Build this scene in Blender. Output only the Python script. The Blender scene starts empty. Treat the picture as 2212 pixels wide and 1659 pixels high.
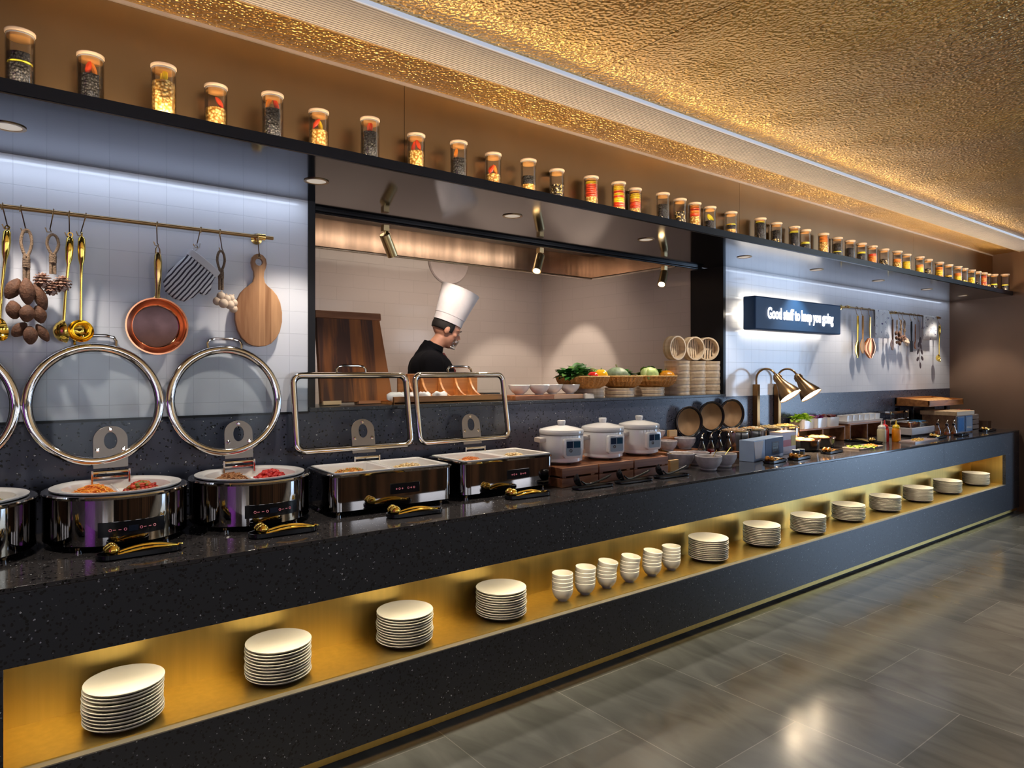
import bpy, bmesh, math, random
from mathutils import Vector, Matrix, Euler

# ---------------------------------------------------------------- camera, world, lights, exposure
SC = bpy.context.scene
COL = SC.collection
R = math.radians
rnd = random.Random(7)
YAW = math.atan(1475.0 / 1900.0)
cam_d = bpy.data.cameras.new('camera')
cam_d.sensor_width = 36.0
cam_d.lens = 36.0 * 1475.0 / 2212.0
cam_d.shift_y = -26.5 / 2212.0
cam_d.clip_start = 0.05
cam_d.clip_end = 100
cam = bpy.data.objects.new('camera', cam_d)
cam.location = (0, -2.51, 1.54)
cam.rotation_euler = (R(90), 0, -YAW)
COL.objects.link(cam)
SC.camera = cam
SC.view_settings.view_transform = 'Standard'
SC.view_settings.look = 'None'
SC.view_settings.exposure = 0.22
SC.view_settings.gamma = 1.0
SC.view_settings.use_curve_mapping = False
SC.cycles.max_bounces = 8
SC.cycles.transparent_max_bounces = 16
SC.cycles.sample_clamp_indirect = 6.0
SC.cycles.caustics_reflective = False
SC.cycles.caustics_refractive = False
SC.cycles.blur_glossy = 0.5

world = bpy.data.worlds.new('world')
world.use_nodes = True
world.node_tree.nodes['Background'].inputs[0].default_value = (0.55, 0.6, 0.75, 1)
world.node_tree.nodes['Background'].inputs[1].default_value = 0.15
SC.world = world


def area(name, loc, size, size_y, energy, color, direction=(0, 0, -1), spread=180):
    d = bpy.data.lights.new(name, 'AREA')
    d.shape = 'RECTANGLE'
    d.size = size
    d.size_y = size_y
    d.energy = energy
    d.color = color
    d.spread = R(spread)
    o = bpy.data.objects.new(name, d)
    o.location = loc
    o.rotation_euler = Vector(direction).to_track_quat('-Z', 'Y').to_euler()
    COL.objects.link(o)
    return o


def spot(name, loc, target, energy, color, angle=60, blend=0.5, radius=0.03):
    d = bpy.data.lights.new(name, 'SPOT')
    d.energy = energy
    d.color = color
    d.spot_size = R(angle)
    d.spot_blend = blend
    d.shadow_soft_size = radius
    o = bpy.data.objects.new(name, d)
    o.location = loc
    o.rotation_euler = (Vector(target) - Vector(loc)).to_track_quat('-Z', 'Y').to_euler()
    COL.objects.link(o)
    return o


WARM = (1.0, 0.72, 0.45)
NEUT = (1.0, 0.9, 0.78)
COOL = (0.68, 0.8, 1.0)
# dining room: broad ambient fill added overhead behind the camera, and a cool window at the far right
area('room_fill_light', (1.5, -4.6, 2.83), 5.0, 1.6, 260, (1, .88, .76), spread=120)
area('room_fill_light', (7.0, -4.6, 2.83), 5.0, 1.6, 240, (1, .9, .8), spread=120)
area('window_and_fill_light', (12.6, -4.2, 1.6), 2.4, 5.0, 260, (0.5, 0.7, 1.0), (-1, 0.12, 0))
for _x, _e in ((-3.2, 18), (-1.0, 22), (1.4, 22), (3.8, 22), (6.4, 26), (9.0, 34)):
    area('window_and_fill_light', (_x, -6.9, 1.55), 1.3, 2.1, _e, (0.86, 0.9, 1.0), (0, 1, 0.06))  # row of frontal fill lights added on the back wall, not known windows
# LED strips under the high shelf, washing the tiled wall
area('strip_light', (-0.25, 0.70, 2.375), 3.0, 0.03, 2.5, COOL, (0, 0.12, -1))
area('strip_light', (7.0, 0.70, 2.375), 4.4, 0.03, 1.6, COOL, (0, 0.12, -1))
# LED strip inside the plate niche, behind the front edge
area('niche_light', (4.3, 0.045, 0.652), 8.5, 0.02, 15, (1.0, 0.88, 0.66), (0, 0.12, -1), 120)
# LED strip at the foot of the jar wall
area('jar_light', (4.5, 0.095, 2.446), 9.0, 0.012, 22, (1.0, 0.74, 0.46), (0, 0.35, 1), 170)
# cove strip above the slatted ceiling trim
area('cove_light', (4.2, -0.33, 2.80), 10.0, 0.02, 4, (1.0, 0.78, 0.5), (0, -1, 0.35), 160)
# kitchen
area('kitchen_light', (3.2, 2.1, 2.70), 1.6, 0.8, 14, (1.0, 0.82, 0.66))
DOWN_X = (-2.13, -1.03, 0.07, 1.17, 2.27, 3.35, 4.43, 5.46, 6.57, 7.65, 8.6)
for _x in DOWN_X:
    spot('downlight_beam', (_x, 0.41, 2.37), (_x, 0.47, 0.9), 27, NEUT, 92, 0.45, 0.03)

# ---------------------------------------------------------------- geometry helpers
class G:
    def __init__(s):
        s.v = []
        s.f = []

    def add(s, vs, fs, M=None):
        n = len(s.v)
        if M is None:
            s.v.extend([tuple(p) for p in vs])
        else:
            s.v.extend([tuple(M @ Vector(p)) for p in vs])
        s.f.extend([tuple(i + n for i in f) for f in fs])
        return s

    def join(s, g, M=None):
        return s.add(g.v, g.f, M)

    def box(s, x0, y0, z0, x1, y1, z1, M=None):
        v = [(x0, y0, z0), (x1, y0, z0), (x1, y1, z0), (x0, y1, z0), (x0, y0, z1), (x1, y0, z1), (x1, y1, z1), (x0, y1, z1)]
        return s.add(v, [(0, 3, 2, 1), (4, 5, 6, 7), (0, 1, 5, 4), (1, 2, 6, 5), (2, 3, 7, 6), (3, 0, 4, 7)], M)

    def lathe(s, prof, n=32, M=None, a0=0.0, a1=2 * math.pi, sx=1.0, sy=1.0):
        full = abs(a1 - a0 - 2 * math.pi) < 1e-6
        m = n if full else n + 1
        vs, fs = [], []
        for r, z in prof:
            for i in range(m):
                a = a0 + (a1 - a0) * i / n
                vs.append((r * math.cos(a) * sx, r * math.sin(a) * sy, z))
        for j in range(len(prof) - 1):
            for i in range(n):
                k = (i + 1) % m
                fs.append((j * m + i, j * m + k, (j + 1) * m + k, (j + 1) * m + i))
        if full:
            if prof[0][0] > 1e-6:
                fs.append(tuple(range(m - 1, -1, -1)))
            if prof[-1][0] > 1e-6:
                fs.append(tuple((len(prof) - 1) * m + i for i in range(m)))
        return s.add(vs, fs, M)

    def ring(s, prof, n=48, M=None, sx=1.0, sy=1.0):
        """closed profile revolved (prof is a loop)"""
        vs, fs = [], []
        L = len(prof)
        for r, z in prof:
            for i in range(n):
                a = 2 * math.pi * i / n
                vs.append((r * math.cos(a) * sx, r * math.sin(a) * sy, z))
        for j in range(L):
            q = (j + 1) % L
            for i in range(n):
                k = (i + 1) % n
                fs.append((j * n + i, j * n + k, q * n + k, q * n + i))
        return s.add(vs, fs, M)

    def tube(s, pts, r, n=10, M=None, closed=False):
        pts = [Vector(p) for p in pts]
        rs = r if isinstance(r, (list, tuple)) else [r] * len(pts)
        L = len(pts)
        vs, fs = [], []
        up = None
        for i, p in enumerate(pts):
            if closed:
                t = (pts[(i + 1) % L] - pts[i - 1])
            else:
                t = pts[min(i + 1, L - 1)] - pts[max(i - 1, 0)]
            t.normalize()
            if up is None:
                up = Vector((0, 0, 1)) if abs(t.z) < 0.9 else Vector((1, 0, 0))
            a = t.cross(up)
            if a.length < 1e-6:
                a = t.orthogonal()
            a.normalize()
            b = a.cross(t).normalized()
            up = b
            for k in range(n):
                w = 2 * math.pi * k / n
                vs.append(p + (a * math.cos(w) + b * math.sin(w)) * rs[i])
        for i in range(L if closed else L - 1):
            q = (i + 1) % L
            for k in range(n):
                h = (k + 1) % n
                fs.append((i * n + k, q * n + k, q * n + h, i * n + h))
        if not closed:
            fs.append(tuple(range(n)))
            fs.append(tuple((L - 1) * n + k for k in range(n - 1, -1, -1)))
        return s.add(vs, fs, M)

    def ell(s, c, r, n=16, m=10, M=None, rot=None):
        vs, fs = [], []
        rx, ry, rz = r if isinstance(r, (list, tuple)) else (r, r, r)
        T = Matrix.Translation(c)
        if rot is not None:
            T = T @ Euler(rot).to_matrix().to_4x4()
        if M is not None:
            T = M @ T
        vs.append((0, 0, rz))
        for j in range(1, m):
            p = math.pi * j / m
            for i in range(n):
                a = 2 * math.pi * i / n
                vs.append((rx * math.sin(p) * math.cos(a), ry * math.sin(p) * math.sin(a), rz * math.cos(p)))
        vs.append((0, 0, -rz))
        for i in range(n):
            fs.append((0, 1 + i, 1 + (i + 1) % n))
            fs.append((len(vs) - 1, 1 + (m - 2) * n + (i + 1) % n, 1 + (m - 2) * n + i))
        for j in range(m - 2):
            for i in range(n):
                k = (i + 1) % n
                fs.append((1 + j * n + i, 1 + (j + 1) * n + i, 1 + (j + 1) * n + k, 1 + j * n + k))
        return s.add(vs, fs, T)

    def prism(s, outline, z0, z1, M=None):
        n = len(outline)
        vs = [(x, y, z0) for x, y in outline] + [(x, y, z1) for x, y in outline]
        fs = [tuple(range(n - 1, -1, -1)), tuple(range(n, 2 * n))]
        for i in range(n):
            k = (i + 1) % n
            fs.append((i, k, n + k, n + i))
        return s.add(vs, fs, M)

    def loft(s, loops, M=None, cap0=True, cap1=True):
        n = len(loops[0])
        vs, fs = [], []
        for L in loops:
            vs.extend(L)
        for j in range(len(loops) - 1):
            for i in range(n):
                k = (i + 1) % n
                fs.append((j * n + i, j * n + k, (j + 1) * n + k, (j + 1) * n + i))
        if cap0:
            fs.append(tuple(range(n - 1, -1, -1)))
        if cap1:
            fs.append(tuple((len(loops) - 1) * n + i for i in range(n)))
        return s.add(vs, fs, M)


def rr(hx, hy, r, z, n=6):
    """rounded rectangle loop at height z"""
    out = []
    for cx, cy, a in ((hx - r, hy - r, 0), (-hx + r, hy - r, 90), (-hx + r, -hy + r, 180), (hx - r, -hy + r, 270)):
        for i in range(n + 1):
            t = R(a + 90 * i / n)
            out.append((cx + r * math.cos(t), cy + r * math.sin(t), z))
    return out


def ov(hx, hy, z, n=40):
    return [(hx * math.cos(2 * math.pi * i / n), hy * math.sin(2 * math.pi * i / n), z) for i in range(n)]


def build(g, name, m, parent=None, smooth=35, bevel=0.0, seg=2, loc=None, rot=None):
    me = bpy.data.meshes.new(name)
    me.from_pydata(g.v, [], g.f)
    me.validate()
    bm = bmesh.new()
    bm.from_mesh(me)
    bmesh.ops.recalc_face_normals(bm, faces=bm.faces)
    bm.to_mesh(me)
    bm.free()
    if smooth:
        me.shade_smooth()
        me.set_sharp_from_angle(angle=R(smooth))
    if m is not None:
        me.materials.append(m)
    o = bpy.data.objects.new(name, me)
    COL.objects.link(o)
    if parent is not None:
        o.parent = parent
    if loc is not None:
        o.location = loc
    if rot is not None:
        o.rotation_euler = rot
    if bevel:
        b = o.modifiers.new('bevel', 'BEVEL')
        b.width = bevel
        b.segments = seg
        b.limit_method = 'ANGLE'
        b.angle_limit = R(40)
    return o


def tag(o, label=None, cat=None, group=None, kind=None):
    if label:
        o['label'] = label
    if cat:
        o['category'] = cat
    if group:
        o['group'] = group
    if kind:
        o['kind'] = kind
    return o


def thing(name, label, cat, loc=(0, 0, 0), rz=0.0, group=None, rot=None):
    o = bpy.data.objects.new(name, None)
    o.empty_display_size = 0.05
    COL.objects.link(o)
    o.location = loc
    o.rotation_euler = rot if rot is not None else (0, 0, rz)
    return tag(o, label, cat, group)


def dup(root, loc, rz=None, label=None, rot=None, parent=None):
    kids = [c for c in COL.objects if c.parent == root]
    c = root.copy()
    COL.objects.link(c)
    if parent is not None:
        c.parent = parent
    if loc is not None:
        c.location = loc
    if rz is not None:
        c.rotation_euler = (0, 0, rz)
    if rot is not None:
        c.rotation_euler = rot
    if label:
        c['label'] = label
    for k in kids:
        dup(k, None, parent=c)
    return c


def struct(g, name, m, smooth=35, bevel=0.0, parent=None):
    o = build(g, name, m, parent, smooth, bevel)
    if parent is None:
        o['kind'] = 'structure'
    return o


# ---------------------------------------------------------------- materials
MATS = {}


def nt(name):
    m = bpy.data.materials.new(name)
    m.use_nodes = True
    t = m.node_tree
    return m, t, t.nodes['Principled BSDF']


def N(t, kind, **kw):
    n = t.nodes.new(kind)
    for k, v in kw.items():
        setattr(n, k, v)
    return n


def coord(t, scale=(1, 1, 1), rot=(0, 0, 0)):
    tc = N(t, 'ShaderNodeTexCoord')
    mp = N(t, 'ShaderNodeMapping')
    mp.inputs['Scale'].default_value = scale
    mp.inputs['Rotation'].default_value = rot
    t.links.new(tc.outputs['Object'], mp.inputs['Vector'])
    return mp.outputs['Vector']


def mat(name, col, rough=0.5, metal=0.0, var=0.06, scale=12.0, bump=0.0, bscale=60.0, stretch=(1, 1, 1), coat=0.0, spec=0.5, emit=None, estr=0.0, trans=0.0):
    """principled material whose colour and bump vary with procedural noise"""
    if name in MATS:
        return MATS[name]
    m, t, b = nt(name)
    L = t.links.new
    v = coord(t, stretch)
    no = N(t, 'ShaderNodeTexNoise')
    no.inputs['Scale'].default_value = scale
    no.inputs['Detail'].default_value = 4
    L(v, no.inputs['Vector'])
    cr = N(t, 'ShaderNodeValToRGB')
    cr.color_ramp.elements[0].position = 0.3
    cr.color_ramp.elements[1].position = 0.7
    cr.color_ramp.elements[0].color = tuple(max(0, c * (1 - var)) for c in col) + (1,)
    cr.color_ramp.elements[1].color = tuple(min(1, c * (1 + var)) for c in col) + (1,)
    L(no.outputs['Fac'], cr.inputs[0])
    L(cr.outputs[0], b.inputs['Base Color'])
    b.inputs['Roughness'].default_value = rough
    b.inputs['Metallic'].default_value = metal
    b.inputs['Coat Weight'].default_value = coat
    b.inputs['Specular IOR Level'].default_value = spec
    b.inputs['Transmission Weight'].default_value = trans
    if emit:
        b.inputs['Emission Color'].default_value = tuple(emit) + (1,)
        b.inputs['Emission Strength'].default_value = estr
    if bump:
        n2 = N(t, 'ShaderNodeTexNoise')
        n2.inputs['Scale'].default_value = bscale
        L(v, n2.inputs['Vector'])
        bp = N(t, 'ShaderNodeBump')
        bp.inputs['Strength'].default_value = bump
        bp.inputs['Distance'].default_value = 0.005
        L(n2.outputs['Fac'], bp.inputs['Height'])
        L(bp.outputs[0], b.inputs['Normal'])
    MATS[name] = m
    return m


def mat_wood(name, c1, c2, scale=6.0, axis=0, rough=0.45, plank=0.0):
    if name in MATS:
        return MATS[name]
    m, t, b = nt(name)
    L = t.links.new
    st = [9.0, 9.0, 9.0]
    st[axis] = 0.9
    v = coord(t, tuple(st))
    no = N(t, 'ShaderNodeTexNoise')
    no.inputs['Scale'].default_value = scale
    no.inputs['Detail'].default_value = 6
    no.inputs['Distortion'].default_value = 0.6
    L(v, no.inputs['Vector'])
    fac = no.outputs['Fac']
    if plank:
        tc = N(t, 'ShaderNodeTexCoord')
        sp = N(t, 'ShaderNodeSeparateXYZ')
        L(tc.outputs['Object'], sp.inputs[0])
        mu = N(t, 'ShaderNodeMath', operation='DIVIDE')
        L(sp.outputs[0 if axis != 0 else 1], mu.inputs[0])
        mu.inputs[1].default_value = plank
        fl = N(t, 'ShaderNodeMath', operation='FLOOR')
        L(mu.outputs[0], fl.inputs[0])
        wn = N(t, 'ShaderNodeTexWhiteNoise', noise_dimensions='1D')
        L(fl.outputs[0], wn.inputs['W'])
        mx = N(t, 'ShaderNodeMath', operation='MULTIPLY_ADD')
        L(wn.outputs[0], mx.inputs[0])
        mx.inputs[1].default_value = 0.4
        L(fac, mx.inputs[2])
        sb = N(t, 'ShaderNodeMath', operation='SUBTRACT')
        L(mx.outputs[0], sb.inputs[0])
        sb.inputs[1].default_value = 0.2
        fac = sb.outputs[0]
    cr = N(t, 'ShaderNodeValToRGB')
    cr.color_ramp.elements[0].position = 0.3
    cr.color_ramp.elements[1].position = 0.68
    cr.color_ramp.elements[0].color = tuple(c1) + (1,)
    cr.color_ramp.elements[1].color = tuple(c2) + (1,)
    L(fac, cr.inputs[0])
    L(cr.outputs[0], b.inputs['Base Color'])
    b.inputs['Roughness'].default_value = rough
    bp = N(t, 'ShaderNodeBump')
    bp.inputs['Strength'].default_value = 0.15
    bp.inputs['Distance'].default_value = 0.002
    L(no.outputs['Fac'], bp.inputs['Height'])
    L(bp.outputs[0], b.inputs['Normal'])
    MATS[name] = m
    return m


def mat_tile(name, col, grout, w, h, offx=0.0, offz=0.0, offset=0.0, plane='XZ', rough=0.12, mortar=0.0016, bump=0.35, wav=0.05):
    m, t, b = nt(name)
    L = t.links.new
    tc = N(t, 'ShaderNodeTexCoord')
    sp = N(t, 'ShaderNodeSeparateXYZ')
    L(tc.outputs['Object'], sp.inputs[0])
    ax = {'X': 0, 'Y': 1, 'Z': 2}
    a1 = N(t, 'ShaderNodeMath', operation='SUBTRACT')
    a1.inputs[1].default_value = offx
    a2 = N(t, 'ShaderNodeMath', operation='SUBTRACT')
    a2.inputs[1].default_value = offz
    L(sp.outputs[ax[plane[0]]], a1.inputs[0])
    L(sp.outputs[ax[plane[1]]], a2.inputs[0])
    cb = N(t, 'ShaderNodeCombineXYZ')
    L(a1.outputs[0], cb.inputs[0])
    L(a2.outputs[0], cb.inputs[1])
    br = N(t, 'ShaderNodeTexBrick')
    br.offset = offset
    br.inputs['Scale'].default_value = 1.0
    br.inputs['Brick Width'].default_value = w
    br.inputs['Row Height'].default_value = h
    br.inputs['Mortar Size'].default_value = mortar
    br.inputs['Mortar Smooth'].default_value = 0.3
    br.inputs['Color1'].default_value = tuple(col) + (1,)
    br.inputs['Color2'].default_value = tuple(min(1, c * 0.97) for c in col) + (1,)
    br.inputs['Mortar'].default_value = tuple(grout) + (1,)
    L(cb.outputs[0], br.inputs['Vector'])
    L(br.outputs['Color'], b.inputs['Base Color'])
    b.inputs['Roughness'].default_value = rough
    no = N(t, 'ShaderNodeTexNoise')
    no.inputs['Scale'].default_value = 9
    L(tc.outputs['Object'], no.inputs['Vector'])
    inv = N(t, 'ShaderNodeMath', operation='MULTIPLY_ADD')
    L(br.outputs['Fac'], inv.inputs[0])
    inv.inputs[1].default_value = -1.0
    ml = N(t, 'ShaderNodeMath', operation='MULTIPLY')
    L(no.outputs['Fac'], ml.inputs[0])
    ml.inputs[1].default_value = wav * 20
    L(ml.outputs[0], inv.inputs[2])
    bp = N(t, 'ShaderNodeBump')
    bp.inputs['Strength'].default_value = bump
    bp.inputs['Distance'].default_value = 0.002
    L(inv.outputs[0], bp.inputs['Height'])
    L(bp.outputs[0], b.inputs['Normal'])
    return m


def mat_terrazzo(name, base, rough, chip=0.35, white=0.045, dark=0.3):
    m, t, b = nt(name)
    L = t.links.new
    v = coord(t)
    no = N(t, 'ShaderNodeTexNoise')
    no.inputs['Scale'].default_value = 60
    L(v, no.inputs['Vector'])
    mxv = N(t, 'ShaderNodeMixRGB')
    mxv.inputs[0].default_value = 0.012
    L(v, mxv.inputs[1])
    L(no.outputs['Color'], mxv.inputs[2])

    def chips(scale, thr, size, col, prev):
        vo = N(t, 'ShaderNodeTexVoronoi')
        vo.inputs['Scale'].default_value = scale
        L(mxv.outputs[0], vo.inputs['Vector'])
        sp = N(t, 'ShaderNodeSeparateColor')
        L(vo.outputs['Color'], sp.inputs[0])
        lt = N(t, 'ShaderNodeMath', operation='LESS_THAN')
        L(sp.outputs[0], lt.inputs[0])
        lt.inputs[1].default_value = thr
        sz = N(t, 'ShaderNodeMath', operation='MULTIPLY')
        L(sp.outputs[1], sz.inputs[0])
        sz.inputs[1].default_value = size
        ds = N(t, 'ShaderNodeMath', operation='LESS_THAN')
        L(vo.outputs['Distance'], ds.inputs[0])
        L(sz.outputs[0], ds.inputs[1])
        mu = N(t, 'ShaderNodeMath', operation='MULTIPLY')
        L(lt.outputs[0], mu.inputs[0])
        L(ds.outputs[0], mu.inputs[1])
        mx = N(t, 'ShaderNodeMixRGB')
        L(mu.outputs[0], mx.inputs[0])
        if isinstance(prev, tuple):
            mx.inputs[1].default_value = prev + (1,)
        else:
            L(prev, mx.inputs[1])
        mx.inputs[2].default_value = col + (1,)
        return mx.outputs[0]
    c = chips(125, dark, 0.75, (0.003, 0.003, 0.004), tuple(base))
    c = chips(75, dark * 0.6, 0.5, (0.004, 0.004, 0.005), c)
    c = chips(180, white * 1.6, 0.5, (0.30, 0.30, 0.31), c)
    c = chips(125, white, 0.42, (0.55, 0.55, 0.54), c)
    L(c, b.inputs['Base Color'])
    b.inputs['Roughness'].default_value = rough
    return m


def mat_glass(name, tint=(0.93, 0.97, 0.97), refl=0.12, fr=0.35):
    m = bpy.data.materials.new(name)
    m.use_nodes = True
    t = m.node_tree
    t.nodes.clear()
    L = t.links.new
    tr = N(t, 'ShaderNodeBsdfTransparent')
    tr.inputs[0].default_value = tuple(tint) + (1,)
    gl = N(t, 'ShaderNodeBsdfGlossy')
    gl.inputs['Roughness'].default_value = 0.03
    lw = N(t, 'ShaderNodeLayerWeight')
    lw.inputs[0].default_value = 0.25
    no = N(t, 'ShaderNodeTexNoise')
    no.inputs['Scale'].default_value = 3
    mu = N(t, 'ShaderNodeMath', operation='MULTIPLY_ADD')
    L(lw.outputs['Fresnel'], mu.inputs[0])
    mu.inputs[1].default_value = fr
    mu.inputs[2].default_value = refl * 0.3
    mx = N(t, 'ShaderNodeMixShader')
    L(mu.outputs[0], mx.inputs[0])
    L(tr.outputs[0], mx.inputs[1])
    L(gl.outputs[0], mx.inputs[2])
    out = N(t, 'ShaderNodeOutputMaterial')
    L(mx.outputs[0], out.inputs[0])
    return m


def mat_emit(name, col, s):
    m = bpy.data.materials.new(name)
    m.use_nodes = True
    t = m.node_tree
    b = t.nodes['Principled BSDF']
    b.inputs['Base Color'].default_value = (0.8, 0.8, 0.8, 1)
    b.inputs['Emission Color'].default_value = tuple(col) + (1,)
    b.inputs['Emission Strength'].default_value = s
    return m


def mat_cells(name, c1, c2, gap, scale, rough=0.4, c3=None):
    """packed beans / kernels: voronoi cells with dark gaps"""
    if name in MATS:
        return MATS[name]
    m, t, b = nt(name)
    L = t.links.new
    v = coord(t)
    vo = N(t, 'ShaderNodeTexVoronoi')
    vo.inputs['Scale'].default_value = scale
    L(v, vo.inputs['Vector'])
    sp = N(t, 'ShaderNodeSeparateColor')
    L(vo.outputs['Color'], sp.inputs[0])
    cr = N(t, 'ShaderNodeValToRGB')
    cr.color_ramp.interpolation = 'CONSTANT' if c3 else 'LINEAR'
    cr.color_ramp.elements[0].color = tuple(c1) + (1,)
    cr.color_ramp.elements[1].color = tuple(c2) + (1,)
    cr.color_ramp.elements[1].position = 0.5 if c3 else 1.0
    if c3:
        e = cr.color_ramp.elements.new(0.78)
        e.color = tuple(c3) + (1,)
    L(sp.outputs[0], cr.inputs[0])
    dr = N(t, 'ShaderNodeValToRGB')
    dr.color_ramp.elements[0].position = 0.35
    dr.color_ramp.elements[1].position = 0.62
    dr.color_ramp.elements[0].color = (0, 0, 0, 1)
    dr.color_ramp.elements[1].color = (1, 1, 1, 1)
    L(vo.outputs['Distance'], dr.inputs[0])
    mx = N(t, 'ShaderNodeMixRGB')
    L(dr.outputs[0], mx.inputs[0])
    L(cr.outputs[0], mx.inputs[1])
    mx.inputs[2].default_value = tuple(gap) + (1,)
    L(mx.outputs[0], b.inputs['Base Color'])
    b.inputs['Roughness'].default_value = rough
    bp = N(t, 'ShaderNodeBump')
    bp.invert = True
    bp.inputs['Strength'].default_value = 0.9
    bp.inputs['Distance'].default_value = 0.006
    L(vo.outputs['Distance'], bp.inputs['Height'])
    L(bp.outputs[0], b.inputs['Normal'])
    MATS[name] = m
    return m


def mat_island(name, cols, rough=0.45):
    """each loose piece of the mesh takes its own colour"""
    name += '_%d' % (abs(sum(int(c * 1000) * (i + 3) for q in cols for i, c in enumerate(q))) % 99991)
    if name in MATS:
        return MATS[name]
    m, t, b = nt(name)
    L = t.links.new
    ge = N(t, 'ShaderNodeNewGeometry')
    cr = N(t, 'ShaderNodeValToRGB')
    cr.color_ramp.interpolation = 'CONSTANT'
    while len(cr.color_ramp.elements) < len(cols):
        cr.color_ramp.elements.new(0.5)
    for i, c in enumerate(cols):
        cr.color_ramp.elements[i].position = i / len(cols)
        cr.color_ramp.elements[i].color = tuple(c) + (1,)
    L(ge.outputs['Random Per Island'], cr.inputs[0])
    L(cr.outputs[0], b.inputs['Base Color'])
    b.inputs['Roughness'].default_value = rough
    MATS[name] = m
    return m


def mat_hammered():
    m, t, b = nt('hammered_gold')
    L = t.links.new
    v = coord(t)
    no = N(t, 'ShaderNodeTexNoise')
    no.inputs['Scale'].default_value = 14
    L(v, no.inputs['Vector'])
    mx = N(t, 'ShaderNodeMixRGB')
    mx.inputs[0].default_value = 0.010
    L(v, mx.inputs[1])
    L(no.outputs['Color'], mx.inputs[2])
    vo = N(t, 'ShaderNodeTexVoronoi')
    vo.feature = 'SMOOTH_F1'
    vo.inputs['Scale'].default_value = 84
    L(mx.outputs[0], vo.inputs['Vector'])
    bp = N(t, 'ShaderNodeBump')
    bp.inputs['Strength'].default_value = 0.9
    bp.inputs['Distance'].default_value = 0.012
    L(vo.outputs['Distance'], bp.inputs['Height'])
    n2 = N(t, 'ShaderNodeTexNoise')
    n2.inputs['Scale'].default_value = 1.3
    L(v, n2.inputs['Vector'])
    n3 = N(t, 'ShaderNodeTexNoise')
    n3.inputs['Scale'].default_value = 1.6
    n3.inputs['Detail'].default_value = 1
    L(v, n3.inputs['Vector'])
    bq = N(t, 'ShaderNodeBump')
    bq.inputs['Strength'].default_value = 0.6
    bq.inputs['Distance'].default_value = 0.15
    L(n3.outputs['Fac'], bq.inputs['Height'])
    L(bq.outputs[0], bp.inputs['Normal'])
    cr = N(t, 'ShaderNodeValToRGB')
    cr.color_ramp.elements[0].position = 0.35
    cr.color_ramp.elements[1].position = 0.65
    cr.color_ramp.elements[0].color = (0.62, 0.40, 0.17, 1)
    cr.color_ramp.elements[1].color = (0.74, 0.47, 0.15, 1)
    L(n2.outputs['Fac'], cr.inputs[0])
    L(cr.outputs[0], b.inputs['Base Color'])
    b.inputs['Metallic'].default_value = 1
    b.inputs['Roughness'].default_value = 0.3
    L(bp.outputs[0], b.inputs['Normal'])
    return m


def mat_floor():
    m, t, b = nt('slate_floor')
    L = t.links.new
    tc = N(t, 'ShaderNodeTexCoord')
    sp = N(t, 'ShaderNodeSeparateXYZ')
    L(tc.outputs['Object'], sp.inputs[0])
    sx = N(t, 'ShaderNodeMath', operation='SUBTRACT')
    L(sp.outputs[0], sx.inputs[0])
    sx.inputs[1].default_value = 2.83 - 0.642 * 20
    sy = N(t, 'ShaderNodeMath', operation='ADD')
    L(sp.outputs[1], sy.inputs[0])
    sy.inputs[1].default_value = 20.22
    cb = N(t, 'ShaderNodeCombineXYZ')
    L(sy.outputs[0], cb.inputs[0])
    L(sx.outputs[0], cb.inputs[1])
    br = N(t, 'ShaderNodeTexBrick')
    br.offset = 0.5
    br.inputs['Scale'].default_value = 1.0
    br.inputs['Brick Width'].default_value = 0.84
    br.inputs['Row Height'].default_value = 0.642
    br.inputs['Mortar Size'].default_value = 0.0022
    br.inputs['Mortar Smooth'].default_value = 0.2
    br.inputs['Color1'].default_value = (0.150, 0.152, 0.138, 1)
    br.inputs['Color2'].default_value = (0.205, 0.205, 0.188, 1)
    br.inputs['Mortar'].default_value = (0.32, 0.31, 0.28, 1)
    L(cb.outputs[0], br.inputs['Vector'])
    mp = N(t, 'ShaderNodeMapping')
    mp.inputs['Scale'].default_value = (3.6, 1.2, 1)
    mp.inputs['Rotation'].default_value = (0, 0, 0.12)
    L(tc.outputs['Object'], mp.inputs['Vector'])
    no = N(t, 'ShaderNodeTexNoise')
    no.inputs['Scale'].default_value = 1.6
    no.inputs['Detail'].default_value = 9
    no.inputs['Distortion'].default_value = 1.2
    L(mp.outputs[0], no.inputs['Vector'])
    cr = N(t, 'ShaderNodeValToRGB')
    cr.color_ramp.elements[0].position = 0.3
    cr.color_ramp.elements[1].position = 0.72
    cr.color_ramp.elements[0].color = (0.72, 0.72, 0.72, 1)
    cr.color_ramp.elements[1].color = (1.22, 1.22, 1.22, 1)
    L(no.outputs['Fac'], cr.inputs[0])
    mx = N(t, 'ShaderNodeMixRGB', blend_type='MULTIPLY')
    mx.inputs[0].default_value = 1
    L(br.outputs['Color'], mx.inputs[1])
    L(cr.outputs[0], mx.inputs[2])
    L(mx.outputs[0], b.inputs['Base Color'])
    rg = N(t, 'ShaderNodeMapRange')
    L(no.outputs['Fac'], rg.inputs[0])
    rg.inputs[3].default_value = 0.10
    rg.inputs[4].default_value = 0.26
    L(rg.outputs[0], b.inputs['Roughness'])
    b.inputs['Specular IOR Level'].default_value = 0.75
    bp = N(t, 'ShaderNodeBump')
    bp.inputs['Strength'].default_value = 0.08
    bp.inputs['Distance'].default_value = 0.002
    L(no.outputs['Fac'], bp.inputs['Height'])
    L(bp.outputs[0], b.inputs['Normal'])
    return m


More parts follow.
